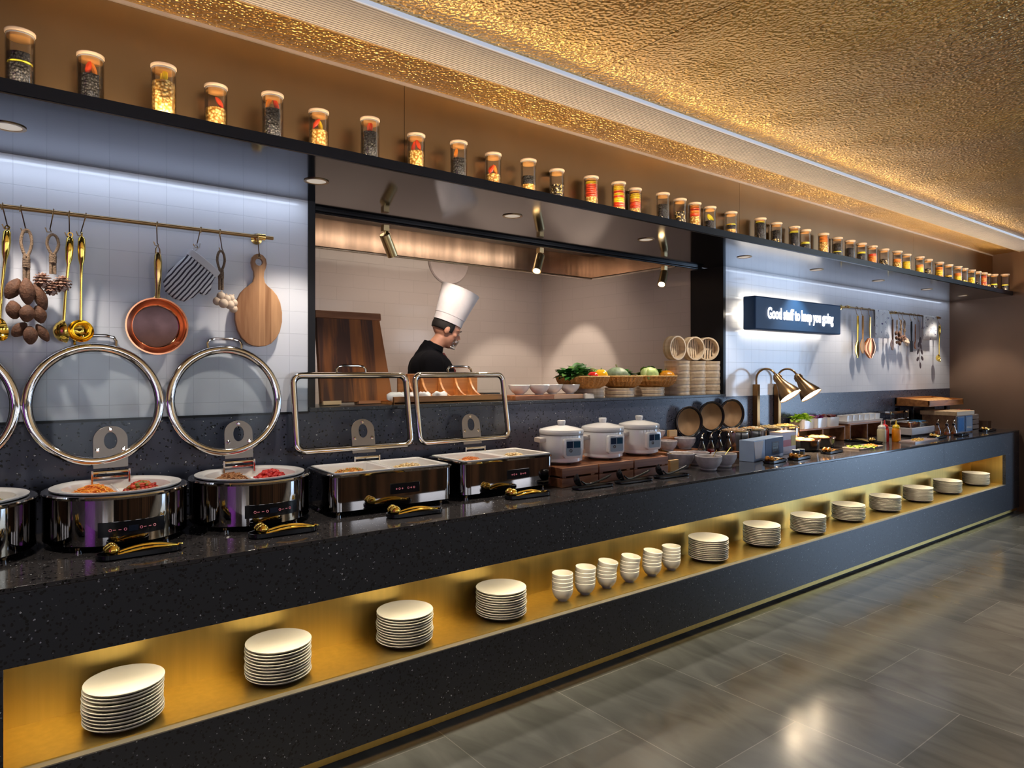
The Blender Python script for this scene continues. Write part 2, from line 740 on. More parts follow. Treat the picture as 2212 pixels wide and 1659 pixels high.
M_TILE = mat_tile('white_wall_tile', (0.72, 0.73, 0.78), (0.60, 0.61, 0.66), 0.1085, 0.1085, 0.095 - 0.1085 * 60, 1.523 - 0.109 * 30)
M_TILE_K = mat_tile('kitchen_wall_tile', (0.62, 0.54, 0.50), (0.52, 0.45, 0.41), 0.3, 0.1135, -9, 0.0, 0.5)
M_TILE_KY = mat_tile('kitchen_side_tile', (0.62, 0.54, 0.50), (0.52, 0.45, 0.41), 0.3, 0.1135, -9, 0.0, 0.5, 'YZ')
M_TERR = mat_terrazzo('black_terrazzo', (0.028, 0.030, 0.037), 0.3, white=0.024)
M_TERR_TOP = mat_terrazzo('polished_terrazzo', (0.050, 0.045, 0.045), 0.09, white=0.03)
M_FLOOR = mat_floor()
M_HAM = mat_hammered()
M_BRONZE = mat('bronze_wall_panel', (0.28, 0.185, 0.10), 0.34, 1.0, 0.14, 1.6, stretch=(1, 1, 0.4))
M_NICHE = mat('brushed_brass_lining', (0.64, 0.46, 0.14), 0.36, 1.0, 0.06, 40, stretch=(1, 1, 0.05))
M_BRASS = mat('polished_brass', (0.78, 0.55, 0.2), 0.18, 1.0, 0.05)
M_GOLD = mat('polished_gold', (0.86, 0.60, 0.12), 0.1, 1.0, 0.05)
M_BRONZE_T = mat('aged_brass', (0.30, 0.19, 0.09), 0.3, 1.0, 0.08)
M_CHROME = mat('chrome', (0.64, 0.62, 0.60), 0.07, 1.0, 0.02)
M_STEEL = mat('brushed_steel', (0.56, 0.50, 0.44), 0.2, 1.0, 0.08, 8, 0.25, 5, stretch=(6, 1, 0.5))
M_BLACK = mat('black_plastic', (0.008, 0.008, 0.010), 0.2, 0, 0.1, spec=0.35)
M_CHROME_DARK = mat('chrome_darkened_reflection', (0.40, 0.38, 0.37), 0.05, 1.0, 0.03)  # chrome copy, darkened to stand in for reflections of a dark room
M_SPOTBRASS = mat('brushed_pale_brass', (0.62, 0.47, 0.24), 0.28, 1.0, 0.06)
M_BLACKM = mat('black_lacquered_metal', (0.008, 0.008, 0.010), 0.35, 0.0, 0.1, spec=0.25)
M_MIRROR = mat('dark_gloss_panel', (0.070, 0.070, 0.088), 0.10, 1.0, 0.03, 3)
M_SHELFEDGE = mat('dark_shelf_edge', (0.006, 0.010, 0.020), 0.3, 0.0, 0.05, spec=0.25)
M_CERAMIC = mat('cream_ceramic', (0.80, 0.74, 0.62), 0.32, 0, 0.02, coat=0.2)
M_WHITE = mat('white_ceramic', (0.85, 0.82, 0.78), 0.18, 0, 0.02, coat=0.4)
M_PORC = mat('white_porcelain', (0.82, 0.80, 0.78), 0.15, 0, 0.02, coat=0.5)
M_STONE = mat('grey_stoneware', (0.52, 0.49, 0.50), 0.45, 0, 0.22, 25)
M_GLASS = mat_glass('clear_glass', (1.0, 1.0, 1.0), 0.03, 0.7)
M_GLASS_L = mat_glass('lid_glass', (0.955, 0.98, 0.985), 0.0)
M_WALNUT = mat_wood('walnut_planks', (0.05, 0.012, 0.003), (0.38, 0.12, 0.02), 2.2, 2, 0.6, 0.07)
M_OAKRED = mat_wood('red_brown_wood', (0.20, 0.065, 0.022), (0.42, 0.17, 0.07), 3.0, 0)
M_ORANGEW = mat_wood('orange_brown_wood', (0.28, 0.09, 0.02), (0.62, 0.25, 0.06), 3.0, 0)
M_BOARD = mat_wood('striped_acacia_wood', (0.24, 0.10, 0.035), (0.56, 0.30, 0.14), 2.0, 2, 0.45, 0.028)
M_PALEW = mat_wood('pale_wood', (0.52, 0.34, 0.17), (0.72, 0.50, 0.28), 3.0, 0)
M_BAMBOO = mat_wood('pale_bamboo', (0.62, 0.47, 0.31), (0.80, 0.66, 0.47), 3.0, 2)
M_WASHED = mat_wood('whitewashed_wood', (0.40, 0.33, 0.30), (0.60, 0.52, 0.48), 3.0, 0)
M_CORK = mat('bamboo_lid', (0.72, 0.36, 0.11), 0.5, 0, 0.08)
M_ROPE = mat('brown_rope', (0.20, 0.13, 0.08), 0.8, 0, 0.3, 160, 0.8, 220)
M_COPPER = mat('polished_copper', (0.72, 0.30, 0.16), 0.16, 1.0, 0.08)
M_DCOPPER = mat('tinned_pan_inside', (0.16, 0.095, 0.095), 0.32, 1.0, 0.12, 20)
M_BLUE = mat('navy_blue_paint', (0.010, 0.058, 0.165), 0.55, 0, 0.04)
M_PLASTER = mat('white_plaster', (0.62, 0.56, 0.50), 0.6, 0, 0.03)
M_SLAT = mat('champagne_slat', (0.86, 0.78, 0.70), 0.4, 0.0, 0.03)
M_DARKGAP = mat('dark_gap', (0.10, 0.075, 0.06), 0.7)
M_LAMP = mat_emit('lamp_glow', (1.0, 0.86, 0.66), 22)
M_LAMPDIM = mat_emit('downlight_glow', (1.0, 0.85, 0.66), 0.3)
M_HALO = mat_emit('sign_halo_strip', (1.0, 0.90, 0.72), 2)
M_LETTER = mat_emit('lit_letter', (1.0, 0.98, 0.95), 2.6)
M_RED = mat_emit('red_display_light', (0.8, 0.03, 0.06), 0.32)
M_CYAN = mat_emit('display_panel', (0.05, 0.25, 0.35), 0.25)
# ================================================================ the setting
XL, XR, YB = -5.0, 13.5, -7.0
WY = 0.774          # face of the tiled wall
struct(G().box(XL, YB, -0.1, XR, 0.10, 0.0), 'floor', M_FLOOR)
struct(G().box(0.9, 1.08, 0.02, 5.0, 3.1, 0.15), 'floor', mat('kitchen_floor', (0.25, 0.22, 0.2), 0.5))
# hammered metal ceiling in sheets, with hairline joints
g = G()
zc = 2.87
for (x0, x1) in ((XL, -2.2), (-2.196, 2.14), (2.144, 6.5), (6.504, 10.9), (10.904, XR)):
    g.box(x0, YB, zc, x1, -0.262, zc + 0.05)
    g.box(x0, 0.004, zc, x1, 0.30, zc + 0.05)
struct(g, 'ceiling', M_HAM)
struct(G().box(XL, YB, zc + 0.05, XR, 0.4, zc + 0.12), 'ceiling', M_PLASTER)
# slatted ceiling trim
g = G()
for i in range(17):
    y = -0.252 + i * 0.0152
    g.box(XL, y, zc - 0.012, 10.2, y + 0.0098, zc + 0.01)
struct(g, 'trim_1', M_SLAT)
struct(G().box(XL, -0.262, zc + 0.006, 10.2, 0.004, zc + 0.05), 'trim_2', M_DARKGAP)
struct(G().box(XL, -0.004, zc - 0.014, 10.2, 0.004, zc + 0.004), 'trim_3', mat('gold_trim_edge', (0.85, 0.58, 0.30), 0.35, 0.6))
struct(G().box(XL, -0.2655, zc - 0.016, 10.2, -0.256, zc + 0.002), 'trim_4', mat_emit('cove_strip_glow', (0.70, 0.80, 1.0), 0.35))
struct(G().box(XL, 0.272, zc - 0.012, 9.25, 0.282, zc + 0.001), 'trim_5', mat('pale_seam', (0.70, 0.58, 0.48), 0.4, 0.5))
# upper wall behind the jars
g = G()
for x0, x1 in ((XL, 1.538), (1.54, 4.178), (4.18, 6.998), (7.0, 9.3)):
    g.box(x0, 0.282, 2.431, x1, 0.33, zc + 0.03)
struct(g, 'wall_upper', M_BRONZE)
# high shelf that carries the jars; its underside is a dark mirror
struct(G().box(XL, 0.068, 2.39, 9.26, 0.915, 2.431), 'trim_6', M_SHELFEDGE)
struct(G().box(XL, 0.072, 2.3845, 9.26, 0.913, 2.3905), 'trim_7', M_MIRROR)
# tiled wall left and right of the opening
struct(G().box(XL, WY, 1.34, 1.275, WY + 0.1, 2.386), 'wall_left', M_TILE)
struct(G().box(4.70, WY, 1.34, 9.3, WY + 0.1, 2.386), 'wall_right', M_TILE)
# black frame of the opening
struct(G().box(1.272, WY - 0.006, 1.34, 1.308, 1.09, 2.386), 'trim_8', M_BLACKM)
struct(G().box(4.688, WY - 0.004, 1.34, 4.72, 1.09, 2.386), 'trim_9', M_BLACKM)
# speckled backsplash, ledge and sill
struct(G().box(XL, WY - 0.004, 0.88, 9.3, WY + 0.06, 1.34), 'wall_back', mat_terrazzo('backsplash_terrazzo', (0.060, 0.065, 0.095), 0.25, white=0.014, dark=0.16))
struct(G().box(XL, WY - 0.008, 1.334, 1.274, WY + 0.002, 1.345), 'trim_10', M_BLACKM)
struct(G().box(1.274, WY - 0.022, 1.342, 4.70, 1.12, 1.362), 'trim_11', M_TERR, bevel=0.002)
struct(G().box(1.2, 1.08, 0.15, 4.76, 1.13, 1.343), 'wall_pass', M_PLASTER)
# end wall of the buffet, slightly splayed
g = G()
g.v = [(9.245, 0.84, 0), (8.985, 0.0, 0), (8.55, -1.9, 0), (9.9, -1.9, 0), (9.9, 0.84, 0)]
g = G().prism([(9.262, 0.84), (9.262, 0.774), (9.02, 0.0), (8.97, -0.16), (9.5, -0.16), (9.5, 0.84)], 0.0, zc)
struct(g, 'wall_end', mat('brown_wall_panel', (0.30, 0.19, 0.125), 0.45, 0.55, 0.08, 2.0))
struct(G().box(9.26, -0.16, 0, 10.2, 0.84, zc), 'wall_side', mat('brown_wall_panel', None or (0.3, 0.19, 0.125)))
struct(G().box(8.96, -0.175, 2.36, 9.03, -0.158, 2.395), 'trim_12', M_BLACKM)
# rest of the dining room (seen only in reflections)
M_ROOM = mat('dark_room_wall', (0.075, 0.055, 0.045), 0.5, 0.0, 0.2, 1.5)
struct(G().box(XL - 0.1, YB, 0, XL, 0.9, zc), 'wall_far_left', M_ROOM)
struct(G().box(XR, YB, 0, XR + 0.1, 0.9, zc), 'wall_far_right', M_ROOM)
struct(G().box(XL, YB - 0.1, 0, XR, YB, zc), 'wall_front', M_ROOM)
struct(G().box(9.5, 0.0, 0, XR, 0.1, zc), 'wall_beyond', M_ROOM)
struct(G().box(XL, -5.6, 0.0, XL + 0.04, -3.0, 2.6), 'trim_13', mat('purple_wall_panel', (0.36, 0.05, 0.50), 0.6, emit=None))
struct(G().box(-0.6, -3.78, 0, 10.5, -3.7, 1.22), 'wall_added_partition', mat_wood('dark_partition_wood', (0.02, 0.010, 0.006), (0.26, 0.13, 0.07), 2.0, 2, 0.5, 0.22))  # unseen partition added to keep the bright floor out of the chrome reflections
g = G()
for i in range(9):
    g.box(-3.6 + i * 1.75, YB, 0.3, -3.6 + i * 1.75 + 0.35, YB + 0.03, 2.4)
struct(g, 'trim_14', mat('amber_wall_stripe', (0.55, 0.28, 0.09), 0.5))
area('panel_fill_light', (-3.6, -4.3, 2.7), 0.4, 2.0, 80, (0.85, 0.6, 1.0), (-1, 0, -0.9))  # added light that brightens the purple panel so the chrome picks it up

# ---- kitchen behind the opening
KX, KY, KZ = 4.70, 3.03, 2.80
struct(G().box(0.9, KY, 0.0, KX + 0.1, KY + 0.1, KZ), 'wall_kitchen_back', M_TILE_K)
struct(G().box(KX + 0.0, 1.085, 0.0, KX + 0.1, KY, KZ), 'wall_kitchen_right', M_TILE_KY)
struct(G().box(0.8, 1.085, 0.0, 0.9, KY, KZ), 'wall_kitchen_left', M_TILE_KY)
struct(G().box(0.8, 0.92, KZ, KX + 0.1, KY + 0.1, KZ + 0.1), 'ceiling', M_PLASTER)
struct(G().box(0.8, 0.918, 2.392, KX + 0.1, 0.945, KZ + 0.02), 'wall_soffit', M_PLASTER)

# ---- counter
ct = thing('buffet_counter', 'long black speckled stone buffet counter with a lit brass niche', 'counter', (0, 0, 0))
g = G()
x0, x1 = -4.6, 9.005
g.box(x0, 0, 0.66, x1, 0.03, 0.884)
g.box(x0, 0.0, 0.055, x1, 0.03, 0.338)
g.box(x0, 0, 0.338, 0.050, 0.03, 0.66)
g.box(8.58, 0, 0.338, x1, 0.03, 0.66)
build(g, 'front_panel', M_TERR, ct, bevel=0.0015)
build(G().box(x0, -0.002, 0.885, x1, WY - 0.005, 0.9), 'worktop', M_TERR_TOP, ct, bevel=0.0015)
g = G()
g.box(0.050, 0.03, 0.335, 8.58, 0.335, 0.345)
g.box(0.050, 0.325, 0.345, 8.58, 0.335, 0.70)
g.box(0.040, 0.03, 0.335, 0.050, 0.335, 0.70)
g.box(8.58, 0.03, 0.335, 8.59, 0.335, 0.70)
g.box(0.050, 0.065, 0.668, 8.58, 0.335, 0.676)
build(g, 'niche_lining', M_NICHE, ct)
build(G().box(0.05, 0.0, 0.336, 8.58, 0.03, 0.3405), 'niche_edge', mat('dull_edge_metal', (0.35, 0.32, 0.26), 0.4, 0.7), ct)
build(G().box(0.05, 0.034, 0.654, 8.58, 0.060, 0.66), 'light_strip', mat_emit('niche_strip_glow', (1.0, 0.8, 0.5), 3), ct)
build(G().box(x0, 0.02, 0.018, x1, 0.03, 0.058), 'kick_plate', M_NICHE, ct)
build(G().box(x0, 0.05, 0.0, x1, 0.06, 0.33), 'base', M_BLACKM, ct)
for x in (2.32, 6.95):
    build(G().box(x, -0.0006, 0.66, x + 0.0012, 0.001, 0.884), 'joint', M_BLACK, ct)

# ---- jar shelf LED strip (fixed part of the shelf)
tag(build(G().box(XL, 0.088, 2.431, 9.0, 0.102, 2.4345), 'light_strip', mat_emit('shelf_strip_glow', (1, 0.72, 0.4), 3)), 'warm light strip along the front of the high jar shelf', 'light strip')

# ---- recessed downlights in the shelf underside
names = ['far left, beyond the picture edge', 'left of the brass rail', 'over the first round food warmer', 'at the left edge of the kitchen opening',
         'second from the left in the opening soffit', 'beside the third gold spotlight', 'left of the blue sign', 'above the blue sign', 'right of the blue sign', 'above the right utensil rail', 'nearest the end wall']
first = None
for i, x in enumerate(DOWN_X):
    if i < 2:
        continue
    lab = 'recessed downlight under the high shelf, ' + names[i]
    if first is None:
        d = thing('recessed_downlight', lab, 'downlight', (x, 0.41, 2.384), group='downlights under the high shelf')
        g = G()
        g.ring([(0.043, -0.003), (0.054, -0.003), (0.054, 0.0), (0.043, 0.0)], 32)
        build(g, 'trim_ring', M_BRONZE_T, d)
        build(G().lathe([(0.0, -0.0008), (0.042, -0.0008), (0.042, 0.0), (0, 0)], 28), 'lens', M_LAMPDIM, d)
        first = d
    else:
        dup(first, (x, 0.41, 2.384), label=lab)

# ---- track with gold spotlights in the opening
tr = thing('light_track', 'thin black ceiling track across the top of the kitchen opening', 'track')
build(G().tube([(1.34, 0.90, 2.366), (4.60, 0.90, 2.366)], 0.008, 10), 'rail', M_BLACK, tr)
build(G().box(1.36, 0.894, 2.374, 4.58, 0.906, 2.384), 'channel', M_BLACK, tr)


def spotlight(x, dr, lab, on, group):
    root = thing('spotlight', lab, 'spotlight', (x, 0.9, 2.350), group=group)
    g = G()
    g.box(-0.018, -0.018, -0.035, 0.018, 0.018, 0.0)
    build(g, 'adapter', M_SPOTBRASS, root, bevel=0.002)
    build(G().tube([(0, 0, -0.03), (0, 0, -0.058)], 0.005, 8), 'stem', M_BRASS, root)
    d = Vector(dr).normalized()
    q = d.to_track_quat('-Z', 'Y').to_matrix().to_4x4()
    M = Matrix.Translation((0, 0, -0.058)) @ q
    build(G().lathe([(0.0, 0.01), (0.027, 0.01), (0.030, 0.006), (0.030, -0.122), (0.025, -0.122), (0.025, -0.10), (0, -0.10)], 28, M), 'barrel', M_SPOTBRASS, root)
    build(G().lathe([(0.0, -0.104), (0.0215, -0.104), (0.0215, -0.101), (0, -0.101)], 24, M), 'lens', M_LAMP if on else M_LAMPDIM, root)
    p = Vector((x, 0.9, 2.292)) + d * 0.13
    spot('spot_beam', tuple(p), tuple(p + d), 34 if on else 24, (1.0, 0.84, 0.66), 58, 0.35, 0.02)
    return root


spotlight(1.76, (0.62, 0.30, -1.0), 'gold cylinder spotlight hanging in front of the cooker hood, left', False, 'gold track spotlights')
spotlight(2.88, (-0.55, -0.30, -1.0), 'gold cylinder spotlight hanging on the track above and right of the chef', True, 'gold track spotlights')
spotlight(4.12, (-0.75, -0.35, -1.0), 'gold cylinder spotlight hanging near the black pillar, rightmost', True, 'gold track spotlights')
spot('spot_beam', (3.6, 1.5, 2.45), (4.3, 3.0, 1.0), 55, (1.0, 0.86, 0.70), 48, 0.4, 0.02)
spot('spot_beam', (3.9, 2.2, 2.6), (4.7, 2.45, 1.2), 40, (1.0, 0.86, 0.70), 50, 0.4, 0.02)
spot('spot_beam', (0.95, 1.6, 2.5), (1.9, 3.0, 1.2), 50, (1.0, 0.86, 0.70), 52, 0.4, 0.02)

spot('spot_beam', (2.2, 0.97, 2.33), (2.55, 1.5, 1.75), 22, (1.0, 0.86, 0.74), 50, 0.5, 0.03)
area('hood_fill_light', (2.6, 1.25, 2.58), 2.6, 0.12, 3.5, (1.0, 0.80, 0.62), (0, 0.2, -1))  # fill light added inside the hood to brighten its steel
area('hood_fill_light', (2.6, 1.05, 2.42), 2.8, 0.05, 2.2, (1.0, 0.82, 0.66), (0, 0.3, 1))  # upward fill, also added, for the hood filter panel
# ---- cooker hood
h = thing('cooker_hood', 'stainless steel cooker hood hanging above the kitchen', 'hood')
z0 = 2.38
g = G()
g.box(0.92, 1.90, z0, 4.34, 1.915, z0 + 0.22)
g.box(4.325, 0.96, z0, 4.34, 1.90, z0 + 0.30)
g.box(0.92, 0.95, z0, 4.34, 0.965, z0 + 0.35)
M_HOOD = mat('rippled_hood_steel', (0.60, 0.46, 0.36), 0.22, 1.0, 0.35, 3, 0.8, 2.6, stretch=(3.2, 1, 0.2))
build(g, 'canopy', M_HOOD, h)
g = G()
g.v = [(0.92, 1.90, z0 + 0.20), (4.325, 1.90, z0 + 0.20), (4.325, 1.60, z0 + 0.26), (0.92, 1.60, z0 + 0.26), (0.92, 0.965, z0 + 0.30), (4.325, 0.965, z0 + 0.30)]
g.f = [(0, 1, 2, 3), (3, 2, 5, 4)]
o = build(g, 'filter_panel', mat('hood_filter_steel', (0.78, 0.66, 0.56), 0.5, 0.15, 0.15, 2), h)
o.modifiers.new('solid', 'SOLIDIFY').thickness = 0.01
g = G()
g.tube([(0.92, 1.905, z0 - 0.004), (4.335, 1.905, z0 - 0.004)], 0.010, 8)
g.tube([(4.332, 0.96, z0 - 0.004), (4.332, 1.905, z0 - 0.004)], 0.010, 8)
build(g, 'lip', M_STEEL, h)
g = G()
for i in range(5):
    g.tube([(1.1 + i * 0.75, 1.35, z0 + 0.27), (1.1 + i * 0.75, 1.35, KZ)], 0.012, 8)
build(g, 'hanger', M_STEEL, h)
# round plate on the kitchen wall
tag(build(G().lathe([(0, 0), (0.215, 0), (0.225, 0.006), (0.215, 0.02), (0, 0.022)], 48, Matrix.Translation((3.53, KY - 0.001, 2.60)) @ Matrix.Rotation(R(90), 4, 'X')), 'wall_disc', mat('pinkish_white_disc', (0.78, 0.68, 0.66), 0.5)), 'round pale disc on the kitchen back wall above the chef', 'wall disc')

# ================================================================ sign
s = thing('illuminated_sign', 'navy blue box sign with lit words Good stuff to keep you going', 'sign', (5.56, 0.60, 2.015))
build(G().box(-0.69, 0, -0.135, 0.69, 0.115, 0.135), 'sign_box', M_BLUE, s, bevel=0.012, seg=3)
build(G().box(-0.665, 0.116, -0.11, 0.665, 0.124, 0.11), 'halo_strip', M_HALO, s)
build(G().box(-0.4, 0.124, -0.05, 0.4, 0.1735, 0.05), 'bracket', M_BLACK, s)
cu = bpy.data.curves.new('lettering', 'FONT')
cu.body = 'Good stuff to keep you going'
cu.size = 0.125
cu.extrude = 0.002
cu.offset = 0.0030
cu.align_x = 'CENTER'
cu.align_y = 'CENTER'
tmp = bpy.data.objects.new('tmp', cu)
COL.objects.link(tmp)
bpy.context.view_layer.update()
me = bpy.data.meshes.new_from_object(tmp.evaluated_get(bpy.context.evaluated_depsgraph_get()))
bpy.data.objects.remove(tmp)
xs = [v.co.x for v in me.vertices]
w = max(xs) - min(xs)
k = 1.06 / w
for v in me.vertices:
    v.co = Vector((v.co.x * k + 0.01, -0.004 - v.co.z, v.co.y * 1.02))
me.materials.clear()
me.materials.append(M_LETTER)
lo = bpy.data.objects.new('lettering', me)
COL.objects.link(lo)
lo.parent = s
lo['label'] = 'white glowing letters reading Good stuff to keep you going'
for dy, dz in ((0.0, 0.16), (0.0, -0.16)):
    area('halo_light', (5.56, 0.735, 2.015 + dz * 0.86), 1.3, 0.015, .5, (1, .88, .7), (0, 0.75, 1 if dz > 0 else -1))
area('halo_light', (4.875, 0.735, 2.015), 0.22, 0.015, .2, (1, .88, .7), (-1, 0.75, 0))
# ================================================================ jars on the high shelf
JZ = 2.431
JR = 0.040


def pod(g, c, r, ln, ang, seed=0):
    q = random.Random(seed)
    d = Vector((math.cos(ang) * 0.75, q.uniform(-.2, .2), math.sin(ang))).normalized()
    pts = [Vector(c) + d * (t - 0.5) * ln + Vector((0, 0, 0.006 * math.sin(t * 3.1))) for t in (0, .25, .5, .75, 1)]
    g.tube(pts, [r * .35, r, r * 1.05, r * .8, r * .15], 8)


C_BLACKB = mat_cells('black_beans', (0.006, 0.006, 0.008), (0.035, 0.035, 0.04), (0.0, 0.0, 0.0), 120, 0.6)
C_CHICK = mat_cells('yellow_chickpeas', (0.90, 0.58, 0.16), (0.95, 0.72, 0.30), (0.40, 0.18, 0.02), 95, 0.4)
C_MIX = mat_cells('mixed_beans', (0.008, 0.008, 0.01), (0.92, 0.66, 0.2), (0.05, 0.03, 0.01), 100, 0.35, c3=(0.85, 0.75, 0.5))
M_REDP = mat('red_pepper', (0.80, 0.07, 0.02), 0.3, 0, 0.15, 30)
M_YELP = mat('yellow_pepper', (0.92, 0.62, 0.02), 0.3, 0, 0.12, 30)
M_ORGP = mat('orange_slice', (0.90, 0.28, 0.03), 0.4, 0, 0.15, 40)
M_LEMON = mat('lemon_slice', (0.85, 0.78, 0.04), 0.4, 0, 0.15, 40)
FILL = {'b': (C_BLACKB, 'black beans'), 'c': (C_CHICK, 'yellow chickpeas'), 'm': (C_MIX, 'mixed black and white beans'),
        'r': (M_REDP, 'red slices'), 'y': (M_YELP, 'yellow slices'), 'o': (M_ORGP, 'orange slices'), 'l': (M_LEMON, 'lemon slices')}
PN = {'b': 'bean_fill', 'c': 'chickpea_fill', 'm': 'mixed_bean_fill', 'r': 'red_slices', 'y': 'yellow_slices', 'o': 'orange_slices', 'l': 'lemon_slices'}
# X, Y, layers from the bottom (kind, height), toppings
JARS = [
    (0.096, .165, [('b', .042), ('l', .008), ('b', .028)], []),
    (0.293, .215, [('b', .078)], ['r', 'o']),
    (0.508, .155, [('c', .092)], ['y', 'y']),
    (0.700, .220, [('c', .062)], ['r']),
    (0.895, .165, [('b', .088)], ['r', 'o']),
    (1.104, .220, [('c', .066)], ['y', 'r']),
    (1.311, .170, [('b', .090)], ['r', 'r']),
    (1.565, .220, [('c', .072)], ['r', 'r']),
    (1.774, .185, [('b', .070)], ['o']),
    (2.005, .225, [('c', .045)], ['r', 'o', 'r']),
    (2.206, .195, [('c', .022), ('b', .042)], []),
    (2.435, .235, [('m', .068)], []),
    (2.672, .215, [('c', .035), ('r', .072), ('y', .014)], []),
    (2.876, .200, [('c', .042), ('r', .026), ('y', .026), ('r', .012), ('y', .014), ('r', .014), ('y', .026)], []),
    (3.050, .235, [('c', .030), ('r', .038), ('o', .018), ('y', .030)], []),
    (3.262, .200, [('b', .080)], []),
    (3.455, .225, [('m', .070)], []),
    (3.610, .230, [('c', .060), ('r', .018), ('o', .018), ('r', .014), ('o', .012)], []),
    (3.775, .235, [('b', .056)], ['l']),
    (4.010, .235, [('c', .032), ('b', .026), ('y', .010)], []),
    (4.335, .220, [('b', .120), ('l', .010)], []),
    (4.560, .232, [('m', .030), ('b', .062)], []),
    (4.785, .222, [('b', .100), ('l', .014)], []),
    (4.960, .232, [('b', .040), ('l', .016)], []),
    (5.206, .218, [('c', .080), ('o', .045)], []),
    (5.450, .232, [('b', .030), ('l', .010), ('b', .060)], []),
    (5.652, .228, [('b', .085)], []),
    (5.852, .228, [('b', .060), ('l', .016)], []),
    (6.052, .230, [('o', .060), ('r', .020)], []),
    (6.285, .235, [('m', .060)], []),
    (6.489, .210, [('c', .050), ('o', .030)], []),
    (6.728, .232, [('b', .012), ('y', .070)], []),
    (6.967, .212, [('y', .045), ('o', .028)], []),
    (7.200, .230, [('m', .060)], []),
    (7.470, .230, [('o', .020), ('y', .050), ('o', .030)], []),
    (7.704, .232, [('b', .024), ('y', .016)], []),
    (7.916, .222, [('y', .050), ('o', .030)], []),
    (8.120, .238, [('l', .020)], []),
    (8.300, .228, [('y', .060), ('l', .010)], []),
    (8.490, .236, [('b', .030)], []),
    (8.640, .226, [('o', .030), ('r', .016), ('o', .050), ('r', .016)], []),
    (8.780, .236, [('c', .030)], []),
    (8.880, .200, [('b', .030), ('l', .014)], []),
    (8.955, .115, [('b', .020), ('l', .016)], []),
]
ORD = ['', 'first', 'second', 'third', 'fourth', 'fifth', 'sixth', 'seventh', 'eighth', 'ninth', 'tenth', 'eleventh', 'twelfth', 'thirteenth', 'fourteenth', 'fifteenth',
       'sixteenth', 'seventeenth', 'eighteenth', 'nineteenth', 'twentieth', 'twenty-first', 'twenty-second']
TOPW = {'r': 'red pepper', 'o': 'orange pepper', 'y': 'yellow pepper', 'l': 'lemon slice'}
g_glass = G().lathe([(0.0, 0.001), (JR - .001, 0.001), (JR, 0.003), (JR, 0.176), (JR - .0022, 0.176), (JR - .0022, 0.004), (0, 0.004)], 32)
g_lid = G().lathe([(0, 0.1785), (JR + .0005, 0.1785), (JR + .0018, 0.181), (JR + .0018, 0.188), (JR, 0.190), (0, 0.190)], 32)
g_plug = G().lathe([(0, 0.166), (JR - .0045, 0.166), (JR - .0035, 0.168), (JR - .0035, 0.1783), (0, 0.1783)], 32)
g_seal = G().ring([(JR - .0034, .1735), (JR - .0018, .1735), (JR - .0018, .1775), (JR - .0034, .1775)], 32)
proto = None
